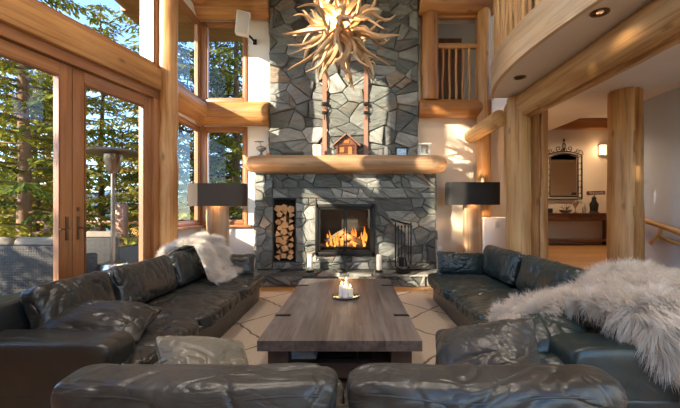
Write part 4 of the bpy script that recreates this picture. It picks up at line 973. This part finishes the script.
# ------------------------------------------------------------------ lamps
def lamp(x, y, bw, sw, z0, z1, label, mshade, mbase, rz=0):
    t = thing('floor_lamp', label, 'lamp', (x, y, 0))
    b = MB(); V = []; Fc = []; nz = 14
    for i in range(nz):
        z = (z0+.03)*i/(nz-1); w = bw/2*(1+.10*noise.noise(Vector((x, i*.4, 1)))); w2 = bw/2*(1+.10*noise.noise(Vector((x, i*.4, 7))))
        for (dx, dy) in ((-w, -.05), (-w*.8, -.075), (w2*.8, -.075), (w2, -.05), (w2, .05), (w2*.8, .075), (-w*.8, .075), (-w, .05)): V.append((x+dx, y+dy, z))
    for i in range(nz-1):
        for j in range(8): k = (j+1) % 8; Fc.append((i*8+j, i*8+k, (i+1)*8+k, (i+1)*8+j))
    Fc += [tuple(range(7, -1, -1)), tuple((nz-1)*8+j for j in range(8))]; b.add(V, Fc, [(p[0]+x*9, p[1], p[2]) for p in V]); build('timber_base', b, mbase, t)
    b = MB(); n_ = 48; V = []; Fc = []
    for rr, zz in ((1, z0), (1, z1), (.985, z1), (.985, z0)):
        for j in range(n_):
            a = 2*PI*j/n_; c_, s_ = math.cos(a), math.sin(a); ex = .38
            V.append((x+sw/2*rr*math.copysign(abs(c_)**ex, c_), y+.17*rr*math.copysign(abs(s_)**ex, s_), zz))
    for i in range(4):
        i2 = (i+1) % 4
        for j in range(n_): k = (j+1) % n_; Fc.append((i*n_+j, i*n_+k, i2*n_+k, i2*n_+j))
    b.add(V, Fc); build('lamp_shade', b, mshade, t)
    b = MB(); b.tube([(x, y, z0), (x, y, z0+.12)], .012, 8); b.tube([(x-sw/2+.02, y, z1-.03), (x+sw/2-.02, y, z1-.03)], .005, 6); b.tube([(x, y, z0+.1), (x, y, z1-.03)], .005, 6); build('harp', b, M['bronze'], t)
    b = MB(); b.lathe((x, y, z0+.12), [(.012, 0), (.03, .03), (.035, .06), (.02, .09), (.004, .1)], 14); build('bulb', b, M['lamp_glow'], t)
    lt = bpy.data.lights.new('lamp_light', 'POINT'); lt.energy = 22; lt.color = (1, .62, .32); lt.shadow_soft_size = .05
    lo = bpy.data.objects.new('lamp_light', lt); COL.objects.link(lo); lo.location = (x, y-.09, z0+.16)
    if rz: t.rotation_euler = (0, 0, rz)
    return t
lamp((218-VX)/F*6.05, 6.05, .35, .95, 1.415, 1.79, 'timber slab floor lamp with brown oval shade beside the bay windows', M['shade'], M['slab'])
lamp((472-VX)/F*6.35, 6.35, .30, .92, 1.44, 1.83, 'timber slab floor lamp with black shade right of the fireplace', M['shade_r'], M['slab'], .0)

# speaker on the wall
sp = thing('wall_speaker', 'white loudspeaker tilted down on a bracket near the corner window', 'speaker', tuple(P(244, 24, 6.62)))
c = P(243, 24, 6.62); ro = (.25, .12, .25)
b = MB(); b.box(c, (.24, .22, .40), ro, bevel=.02); build('cabinet', b, M['white'], sp)
m_ = Euler(ro).to_matrix(); b = MB(); b.box(c+m_ @ Vector((0, -.112, 0)), (.20, .008, .36), ro, bevel=.003); build('grille', b, M['grille'], sp)
b = MB(); b.tube([c+m_ @ Vector((0, .1, -.08)), c+Vector((.10, .22, -.16)), (c.x+.12, 6.99, c.z-.16)], .02, 8); b.box((c.x+.12, 6.985, c.z-.16), (.07, .02, .1)); build('bracket', b, M['iron'], sp)
# outlet
b = MB(); q = P(440, 249, 6.995); b.box(q, (.075, .008, .115), bevel=.003); single('wall_outlet', b, M['white'], 'small wall outlet on the tan wall right of the fireplace', 'outlet')
b = MB(); q = P(497, 224, 6.215); b.box((q.x, 6.214, q.z), (.09, .01, .12), bevel=.003); single('wall_switch', b, M['white'], 'white switch plate on the low white wall', 'switch')
# recessed lights
for (x, y, nm) in ((600, 12, 'recessed downlight in the loft underside nearest the camera'), (520, 77, 'recessed downlight in the loft underside near the pale post')):
    D = 1.75*F/(VY-y); X = (x-VX)/F*D; t = thing('recessed_light', nm, 'ceiling light', (X, D, 3.10))
    b = MB(); b.lathe((X, D, 3.088), [(.075, .011), (.075, 0), (.055, .0), (.052, .008)], 24); build('trim_ring', b, M['bronze'], t)
    b = MB(); b.lathe((X, D, 3.092), [(.052, .006), (.03, .004), (.0005, .004)], 20); build('lens', b, M['dim_glow' if y < 20 else 'black'], t)
b = MB(); q = P(593, 92, 5.4); b.lathe((q.x, q.y, 3.088), [(.05, .011), (.05, 0), (.0005, 0)], 20); single('smoke_detector', b, M['white'], 'tiny white ceiling disc beyond the big log beam', 'ceiling light')

# ------------------------------------------------------------------ stair handrail
hr = thing('stair_handrail', 'peeled branch handrail fixed to the right wall beside the thick post', 'handrail', (4.60, 5.8, 1.2))
b = MB(); b.tube(logpts((4.60, 5.86, 1.245), (4.60, 3.4, .60), 16, .03, 41), [.03, .04]+[.043]*12+[.04, .035], 14, wob=.15, seed=4); build('rail', b, M['log'], hr)
b = MB(); z_ = lambda y: .60+(y-3.4)/2.46*.645
b.tube([(4.60, 5.35, z_(5.35)), (4.585, 5.36, z_(5.35)-.1), (4.60, 5.45, z_(5.35)-.2), (4.66, 5.62, z_(5.35)-.27), (4.715, 5.68, z_(5.35)-.29)], [.028, .03, .03, .027, .025], 10, wob=.2); b.tube([(4.59, 5.39, z_(5.35)-.15), (4.64, 5.25, z_(5.35)-.22), (4.715, 5.18, z_(5.35)-.25)], [.024, .026, .03], 10, wob=.2)
build('branch_bracket', b, M['log_pale'], hr)

# ------------------------------------------------------------------ hall furniture
HY = 9.0
def hx(x, D=HY): return (x-VX)/F*D
cxa, cxb = hx(541), hx(613); ctz = H-(213-VY)/F*HY
co = thing('console_table', 'dark red wood console table with drawers against the hall wall', 'console table', ((cxa+cxb)/2, 9.05, HF))
b = MB(); b.bb((cxa-.05, 8.82, ctz-.035), (cxb+.03, 9.28, ctz), bevel=.006); build('top', b, M['console'], co)
b = MB(); b.bb((cxa, 8.86, ctz-.19), (cxb, 9.26, ctz-.036)); build('apron', b, M['console'], co)
for i in range(3):
    w = (cxb-cxa-.14)/3; x = cxa+.07+i*w; b = MB(); b.bb((x+.015, 8.845, ctz-.175), (x+w-.015, 8.86, ctz-.05), bevel=.004); d = build('drawer', b, M['console'], co)
    for s in (.28, .72): b = MB(); b.lathe((x+w*s, 8.835, ctz-.12), [(.001, 0), (.014, .004), (.014, .016), (.001, .02)], 10); build('knob', b, M['bronze'], d)
for x in (cxa+.05, cxb-.05):
    for y in (8.90, 9.22): b = MB(); b.box((x, y, (HF+ctz-.19)/2), (.085, .08, ctz-.19-HF), bevel=.008); build('leg', b, M['console'], co)
b = MB(); b.bb((cxa+.0, 8.86, HF+.10), (cxb, 9.25, HF+.145), bevel=.005); build('lower_shelf', b, M['console'], co)
# mirror
mx0, mx1 = hx(546, 9.25), hx(582, 9.25); mz0, mz1 = H+(VY-199)/F*9.25, H+(VY-151)/F*9.25; mcx = (mx0+mx1)/2
mr = thing('wall_mirror', 'arched mirror in a scrolled wrought iron frame above the console', 'mirror', (mcx, 9.27, mz0))
b = MB(); V = []; n_ = 12
ix0, ix1 = mx0+.13, mx1-.13
top = [(ix0+(ix1-ix0)*i/n_, mz1-.16+.08*math.sin(PI*i/n_)) for i in range(n_+1)]
out = [(ix0, mz0+.10), (ix1, mz0+.10)]+top[::-1]
V = [(x, 9.265, z) for x, z in out]+[(x, 9.285, z) for x, z in out]; m = len(out)
b.add(V, [tuple(range(m)), tuple(range(2*m-1, m-1, -1))]+[(i, m+i, m+(i+1) % m, (i+1) % m) for i in range(m)]); build('mirror_glass', b, M['mirror'], mr, smooth=False)
b = MB(); r = .014
for off in (0, .10):
    L_ = [(mx0+off, 9.25, mz0+off*.6), (mx0+off, 9.25, mz1-.10-off*.6)]; b.tube(L_, r, 8); b.tube([(2*mcx-p[0], p[1], p[2]) for p in L_], r, 8); b.tube([(mx0+off, 9.25, mz0+off*.6), (mx1-off, 9.25, mz0+off*.6)], r, 8)
    b.tube([(mx0+off+(mx1-mx0-2*off)*i/12, 9.25, mz1-.10-off*.6+.09*math.sin(PI*i/12)) for i in range(13)], r, 8)
for i in range(7):
    z = mz0+.12+i*(mz1-mz0-.3)/6
    for s in (-1, 1): x = mcx+s*((mx1-mx0)/2-.05); b.tube([(x-.05, 9.25, z), (x, 9.24, z+.04), (x+.05, 9.25, z)], .009, 6)
def scroll(cx, cz, r0, turns, a0, s):
    return [(cx+s*r0*(1-t*.8)*math.cos(a0+t*turns*2*PI), 9.25, cz+r0*(1-t*.8)*math.sin(a0+t*turns*2*PI)) for t in np.linspace(0, 1, 18)]
for s in (-1, 1):
    b.tube(scroll(mcx+s*.14, mz1+.06, .09, 1.3, PI, s), .010, 6); b.tube(scroll(mcx+s*.34, mz1-.0, .07, 1.3, PI, s), .009, 6); b.tube([(mcx+s*.5, 9.25, mz1-.09), (mcx+s*.46, 9.25, mz1), (mcx+s*.4, 9.25, mz1+.02)], .010, 6)
    b.tube([(mcx, 9.25, mz1), (mcx+s*.05, 9.25, mz1+.12), (mcx+s*.02, 9.25, mz1+.2)], .010, 6)
b.tube([(mcx, 9.25, mz1-.03), (mcx, 9.25, mz1+.26)], .011, 6); b.lathe((mcx, 9.25, mz1+.24), [(.005, 0), (.03, .03), (.004, .09)], 8); build('iron_frame', b, M['iron'], mr)
# sconce
q = P(602.5, 150, 9.24); sn = thing('wall_sconce', 'small glowing rectangular wall sconce on the hall wall', 'wall light', tuple(q))
b = MB(); b.box((q.x, 9.285, q.z), (.16, .02, .30), bevel=.004); build('back_plate', b, M['bronze'], sn)
b = MB(); b.box((q.x, 9.20, q.z), (.15, .012, .26), bevel=.004); b.bb((q.x-.07, 9.20, q.z-.13), (q.x-.06, 9.28, q.z+.13)); b.bb((q.x+.06, 9.20, q.z-.13), (q.x+.07, 9.28, q.z+.13)); build('glass_shade', b, emit('sconce_glass', (1, .68, .40), 1.3), sn)
# things on the console
q = hx(546); b = MB(); b.bb((q-.12, 8.90, ctz+.0005), (q+.12, 9.06, ctz+.115), bevel=.01); tb = build('tissue_box', b, M['black']); tag(tb, 'black tissue box at the left end of the console', 'box')
b = MB(); b.tube([(q, 8.98, ctz+.11), (q+.01, 8.98, ctz+.15), (q+.03, 8.98, ctz+.18)], [.03, .025, .01], 7, wob=.5); build('tissue', b, M['white'], tb)
q = hx(565); t = thing('flower_bowl', 'dark twig and bowl arrangement on the console below the mirror', 'ornament', (q, 8.98, ctz+.0005))
b = MB(); b.lathe((q, 8.98, ctz+.0005), [(.07, 0), (.13, .04), (.15, .08), (.14, .08), (.1, .05)], 20); build('bowl', b, M['glassware'], t)
b = MB(); R = random.Random(4)
for i in range(12): a = R.uniform(0, 6.3); b.tube([(q, 8.98, ctz+.05), (q+.08*math.cos(a), 8.98+.05*math.sin(a), ctz+.13), (q+.15*math.cos(a), 8.98+.08*math.sin(a), ctz+R.uniform(.12, .26))], [.008, .006, .003], 6)
build('twigs', b, M['bronze'], t)
q = hx(574); b = MB(); b.lathe((q, 8.95, ctz+.0005), [(.045, 0), (.05, .01), (.012, .03), (.012, .12), (.06, .2), (.065, .3), (.055, .3)], 18); single('glass_vase', b, M['steel'], 'clear stemmed glass on the console right of the bowl', 'vase')
q = hx(583); b = MB(); b.lathe((q, 8.95, ctz+.0005), [(.04, 0), (.045, .12), (.02, .18), (.02, .22)], 16); single('glass_bottle', b, M['glassware'], 'small glass bottle on the console beside the dark signboard', 'bottle')
q = hx(593.5); t = thing('sign_stand', 'dark figure holding up a small brown lettered sign on the console', 'sign', (q, 8.98, ctz+.0005))
b = MB(); b.lathe((q, 8.98, ctz+.0005), [(.12, 0), (.12, .02), (.09, .04), (.10, .14), (.11, .22), (.06, .30), (.05, .34), (.06, .38), (.02, .42)], 18, 1, .7); build('figure', b, M['black'], t)
b = MB(); b.box((q+.03, 8.96, ctz+.50), (.46, .03, .10), (0, -.04, 0), bevel=.02); b.tube([(q, 8.97, ctz+.38), (q, 8.965, ctz+.47)], .012, 6); sg = build('signboard', b, M['console'], t)
b = MB(); b.tube([(q+.03-.17+.34*t, 8.941, ctz+.50+.022*math.sin(t*38)*(1 if t > .12 else 1.6)+.008*math.sin(t*9)) for t in np.linspace(0, 1, 70)], .0035, 5); b.tube([(q-.12, 8.941, ctz+.465), (q+.18, 8.941, ctz+.462)], .0025, 5); build('lettering', b, M['white'], sg)
b = MB(); b.bb((4.4, 9.08, 3.42), (8.0, 9.30, 3.66), bevel=.02); single('timber_beam', b, M['log_orange'], 'squared timber along the top of the hall wall above the sconce', 'beam')

# ------------------------------------------------------------------ outdoors
mb = MB(); mb.bb((-9.5, -4, -.14), (-4.7, 9.6, -.04)); mb.bb((-4.7, 7.3, -.14), (-1.5, 9.6, -.04)); struct('floor_deck', mb, M['deckfloor'])
mb = MB(); V = []; Fc = []; n_ = 40
for i in range(n_+1):
    for j in range(n_+1):
        X, Y = -90+110*i/n_, -40+130*j/n_; dd = max(0, math.hypot(X+4, Y-4)-8); V.append((X, Y, -.9-.07*dd+.8*noise.noise(Vector((X*.1, Y*.1, 0)))))
for i in range(n_):
    for j in range(n_): Fc.append((i*(n_+1)+j, (i+1)*(n_+1)+j, (i+1)*(n_+1)+j+1, i*(n_+1)+j+1))
mb.add(V, Fc); g_ = struct('floor_ground', mb, M['ground'])
mb = MB(); V = []; Fc = []; n_ = 60
for i in range(n_+1):
    a = PI*.42+PI*.55*i/n_
    for j in range(6):
        r = 220+j*22; hgt = [-40, -8, 6, 14, 10, -30][j]*(1+.5*noise.noise(Vector((i*.22, j*.6, 0))))+(10*noise.noise(Vector((i*.5, j, 3))) if 0 < j < 5 else 0)
        V.append((r*math.cos(a), r*math.sin(a), hgt))
for i in range(n_):
    for j in range(5): Fc.append((i*6+j, (i+1)*6+j, (i+1)*6+j+1, i*6+j+1))
mb.add(V, Fc); o = struct('wall_hills', mb, M['hill']); o.name = 'distant_hills'; o['kind'] = 'structure'
def conifer(h, rb, seed, dens=1.0, z0=.08, mat='needle', w=.034, name='conifer_tree'):
    """trunk and needles meshes of a drooping spruce of height h, base spread rb"""
    R = random.Random(seed); tr = MB(); tr.tube([(noise.noise(Vector((seed, i*.3, 0)))*.15, 0, h*i/12) for i in range(13)], [max(.012, h*.013*(1-i/12)+.01) for i in range(13)], 12, wob=.15, seed=seed)
    VV = []; FF = []; TT = []; br = MB()
    nb = int(h*11*dens)
    for b_ in range(nb):
        t = z0+(1-z0)*(b_/nb)**.95; zb = h*t; L = rb*(1-t)**.75*R.uniform(.7, 1.1)+.15; a = b_*2.4+R.uniform(-.4, .4); ca, sa = math.cos(a), math.sin(a); droop = R.uniform(.15, .45); tone0 = R.uniform(0, .7)
        def pt(s): return Vector((ca*L*s, sa*L*s, zb+L*(.16*s-droop*s*s+.10*s**4)))
        br.tube([pt(s) for s in (0, .35, .7, 1)], [.012+.010*L, .008+.006*L, .006, .003], 5, cap=False)
        ns = int(8+L*9)
        for k in range(ns):
            s = .12+.88*k/ns; p = pt(s); tw = (.16+.30*(1-s)*min(L, 1.6)+.06)*R.uniform(.7, 1.2)
            for sd in (-1, 1):
                da = a+sd*R.uniform(.7, 1.15); d = Vector((math.cos(da), math.sin(da), R.uniform(-.55, -.05))).normalized()
                m_ = max(2, int(tw/.10))
                for q in range(m_):
                    p0 = p+d*tw*q/m_; e = (d+Vector((R.uniform(-.5, .5), R.uniform(-.5, .5), R.uniform(-.6, .25)))).normalized(); ln = R.uniform(.11, .19); sdv = e.cross(Vector((R.uniform(-.4, .4), R.uniform(-.4, .4), 1))).normalized()*w*R.uniform(.6, 1.3)
                    i0 = len(VV); VV += [p0, p0+e*ln*.45+sdv, p0+e*ln, p0+e*ln*.45-sdv]; FF.append((i0, i0+1, i0+2, i0+3)); tn = min(1, max(0, tone0+R.uniform(-.2, .4))); TT += [tn]*4
    nd = MB(); nd.v = [tuple(p) for p in VV]; nd.f = FF; nd.lc = [tuple(p) for p in VV]; nd.tone = TT
    return tr, br, nd
def make_tree(h, rb, seed, label, loc, mat='needle', **k):
    t = thing('conifer_tree', label, 'tree', (0, 0, 0), 'trees outside the windows'); tr, br, nd = conifer(h, rb, seed, **k)
    build('trunk', tr, M['bark'], t); build('branches', br, M['bark'], t)['kind'] = 'stuff'; build('needles', nd, M[mat], t, smooth=False)['kind'] = 'stuff'; t.location = loc; return t
GZ = lambda x, y: -1.0-.07*max(0, math.hypot(x+4, y-4)-8)
tA = make_tree(11, 2.6, 1, 'large drooping spruce trunk nearest the left glass door', (-6.9, 7.6, GZ(-6.9, 7.6)), z0=.10)
make_tree(11.5, 2.6, 9, 'tall thin spruce standing far back along the side of the house', (-11.5, -4.5, -1.8), z0=.12, dens=.5)
tB = make_tree(9, 2.2, 2, 'yellow green sunlit spruce low behind the patio furniture', (-8.0, 11.5, GZ(-8, 11.5)), 'needle_y', z0=.03)
tC = make_tree(6, 2.0, 3, 'small yellowing spruce behind the patio heater', (-6.2, 10.8, GZ(-6.2, 10.8)), 'needle_y', z0=.03)
make_tree(5.2, 2.0, 12, 'low dense spruce beside the deck that shades the wicker seats', (-8.3, 1.9, -1.3), z0=.04, dens=1.2)
spots = [(tA, -5.2, 10.4, .3, 1.1, 'dark spruce seen through the right glass door and bay side window'), (tA, -3.6, 11.2, 2.0, 1.05, 'dark spruce right behind the corner windows'), (tA, -9.6, 9.2, 4.0, 1.15, 'dark spruce at the far left of the left glass door'),
         (tB, -10.5, 12.5, 1.0, 1.0, 'sunlit spruce beyond the wicker loveseat'), (tB, -5.0, 14.0, 2.2, .95, 'sunlit spruce low in the corner window'), (tC, -8.4, 9.6, 3.1, 1.0, 'low yellow spruce right behind the wicker loveseat'), (tC, -4.4, 12.2, 5.0, 1.2, 'low yellow spruce seen under the lower corner windows'),
         (tB, -7.6, 14.5, 2.7, .8, 'distant yellowish spruce behind the patio heater'), (tB, -12.5, 15.5, 1.7, .9, 'distant yellowish spruce left of the door trunk'), (tB, -9.0, 17, .5, 1.1, 'distant sunlit spruce between the door mullion and heater')]
for src, x, y, rz, sc_, lab in spots:
    c = dup(src, (x, y, GZ(x, y)), rz, lab); c.scale = (sc_, sc_, sc_)
# patio heater
hx_, hy_ = (113-VX)/F*5.7, 5.7
ph = thing('patio_heater', 'tall steel mushroom patio heater on the deck outside the right glass door', 'patio heater', (hx_, hy_, -.04))
b = MB(); b.lathe((hx_, hy_, -.04), [(.22, 0), (.24, .03), (.24, .45), (.2, .55), (.04, .6)], 24); build('tank_housing', b, M['steel'], ph)
b = MB(); b.lathe((hx_, hy_, .5), [(.032, 0), (.032, 1.45)], 14); build('pole', b, M['steel_dark'], ph)
b = MB(); b.lathe((hx_, hy_, 1.93), [(.05, 0), (.09, .04), (.11, .16), (.13, .2), (.13, .30), (.10, .31)], 24); build('burner', b, M['steel_dark'], ph)
b = MB(); b.lathe((hx_, hy_, 2.24), [(.43, 0), (.435, .012), (.36, .05), (.16, .085), (.03, .10), (.001, .10), (.03, .092), (.16, .07), (.36, .03)], 36); build('reflector_hood', b, M['steel_dark'], ph)
# wicker furniture
def wick(x0, x1, y0, y1, zt, label, nm):
    t = thing(nm, label, 'outdoor seat', ((x0+x1)/2, (y0+y1)/2, -.04)); b = MB()
    b.bb((x0, y0, -.04), (x1, y0+.12, zt), bevel=.03); b.bb((x0, y0+.12, -.04), (x0+.12, y1, zt-.2), bevel=.03); b.bb((x1-.12, y0+.12, -.04), (x1, y1, zt-.2), bevel=.03); b.bb((x0+.1, y0+.1, .0), (x1-.1, y1, .3), bevel=.02); build('wicker_frame', b, M['wicker'], t)
    m_ = max(1, round((x1-x0)/.8)); w = (x1-x0-.16)/m_
    for i in range(m_):
        b = MB(); cushion(b, (x0+.08+w*(i+.5), y0+.24, zt-.13), (w, .5, .17), (PI/2-.15, 0, 0), k=5, pillow=.35, wr=.006, n=20, seed=i); build('back_cushion', b, M['cushion_out'], t)
        b = MB(); cushion(b, (x0+.08+w*(i+.5), (y0+y1)/2+.12, .38), (w, y1-y0-.2, .16), k=6, wr=.004, n=16, seed=i+5); build('seat_cushion', b, M['cushion_out'], t)
    return t
wick(-5.75, -4.12, 5.0, 5.85, .86, 'wicker loveseat with beige cushions on the deck outside the left glass door', 'wicker_loveseat')
wick(-5.1, -4.28, 6.5, 7.3, .86, 'wicker armchair with beige cushion on the deck behind the patio heater', 'wicker_armchair')
# deck railing
for i, x in enumerate((-9.2, -7.9, -6.6, -5.3, -4.0, -2.7)):
    b = MB(); b.bb((x-.09, 9.32, -.04), (x+.09, 9.5, 1.15), bevel=.015)
    if i == 0: rl = thing('deck_railing', 'brown timber deck railing beyond the patio furniture', 'railing', (-6, 9.4, -.04))
    build('post', b, M['frame_dark'], rl)
b = MB(); b.bb((-9.3, 9.34, 1.0), (-2.6, 9.48, 1.07), bevel=.01); b.bb((-9.3, 9.38, .12), (-2.6, 9.44, .18), bevel=.01); build('rail', b, M['frame_dark'], rl)
q = P(160, 190, 8.6)
b = MB(); b.bb((-5.35, 8.1, -.04), (-5.15, 8.3, 1.5), bevel=.02); single('deck_post', b, M['frame_dark'], 'brown square post on the deck seen through the glass beside the heater', 'post')

# ------------------------------------------------------------------ light
w = bpy.data.worlds.new('World'); sc.world = w; w.use_nodes = True; nt = w.node_tree; nt.nodes.clear()
sky = nt.nodes.new('ShaderNodeTexSky'); sky.sky_type = 'NISHITA'; sky.sun_disc = False; sky.sun_elevation = math.radians(22)
sd = Vector((2.85, 2.5, -1.40)).normalized()
sky.sun_rotation = math.atan2(-sd.x, -sd.y); sky.air_density = .9; sky.dust_density = .15; sky.ozone_density = 3.5; sky.altitude = 800
bg = nt.nodes.new('ShaderNodeBackground'); bg.inputs[1].default_value = .46; ow = nt.nodes.new('ShaderNodeOutputWorld'); nt.links.new(sky.outputs[0], bg.inputs[0]); nt.links.new(bg.outputs[0], ow.inputs[0])
def light(name, typ, loc, e, col, size=.1, rot=None, **k):
    l = bpy.data.lights.new(name, typ); l.energy = e; l.color = col
    if typ in ('POINT', 'SPOT'): l.shadow_soft_size = size
    for a, v in k.items(): setattr(l, a, v)
    o = bpy.data.objects.new(name, l); COL.objects.link(o); o.location = loc
    if rot is not None: o.rotation_euler = rot
    return o
s = light('sun', 'SUN', (-8, -8, 6), 9.0, (1, .86, .66)); s.data.angle = math.radians(.6); s.rotation_euler = sd.to_track_quat('-Z', 'Y').to_euler()
light('chandelier_light', 'POINT', (CC.x, CC.y-.16, CC.z), 60, (1, .60, .26), .04)
light('fire_light', 'POINT', (-.12, 6.72, .86), 8, (1, .45, .14), .1)
light('sconce_light', 'POINT', tuple(P(602.5, 150, 9.1)), 3, (1, .66, .36), .06)
light('hall_downlight', 'SPOT', (5.6, 8.2, 3.6), 90, (1, .72, .45), .08, (0, 0, 0), spot_size=2.4, spot_blend=.8)
light('hall_downlight', 'SPOT', (3.8, 6.2, 3.04), 30, (1, .72, .45), .08, (0, 0, 0), spot_size=2.4, spot_blend=.8)
for i_, (lx, ly) in enumerate(((-1.6, .3), (1.2, .3), (-1.6, 3.2), (1.2, 3.2))): light('roof_fill_spot', 'SPOT', (lx, ly, 6.35), 160, (1, .88, .74), .25, (0, 0, 0), spot_size=2.5, spot_blend=.8)  # unseen ceiling spots added as warm fill for the room
light('loft_downlight', 'SPOT', (2.19, 3.18, 3.07), 9, (1, .74, .48), .05, (0, 0, 0), spot_size=2.2, spot_blend=.7)

cam = bpy.data.cameras.new('Camera'); co_ = bpy.data.objects.new('Camera', cam); COL.objects.link(co_); co_.location = (0, 0, H); co_.rotation_euler = (PI/2, 0, 0)
cam.sensor_width = 36; cam.lens = 36*F/680; cam.shift_x = -12/680; cam.shift_y = 6/680; cam.clip_start = .05; cam.clip_end = 900
sc.camera = co_
sc.view_settings.view_transform = 'Standard'; sc.view_settings.look = 'None'; sc.view_settings.gamma = 1; sc.view_settings.use_curve_mapping = False; sc.view_settings.exposure = 0.95
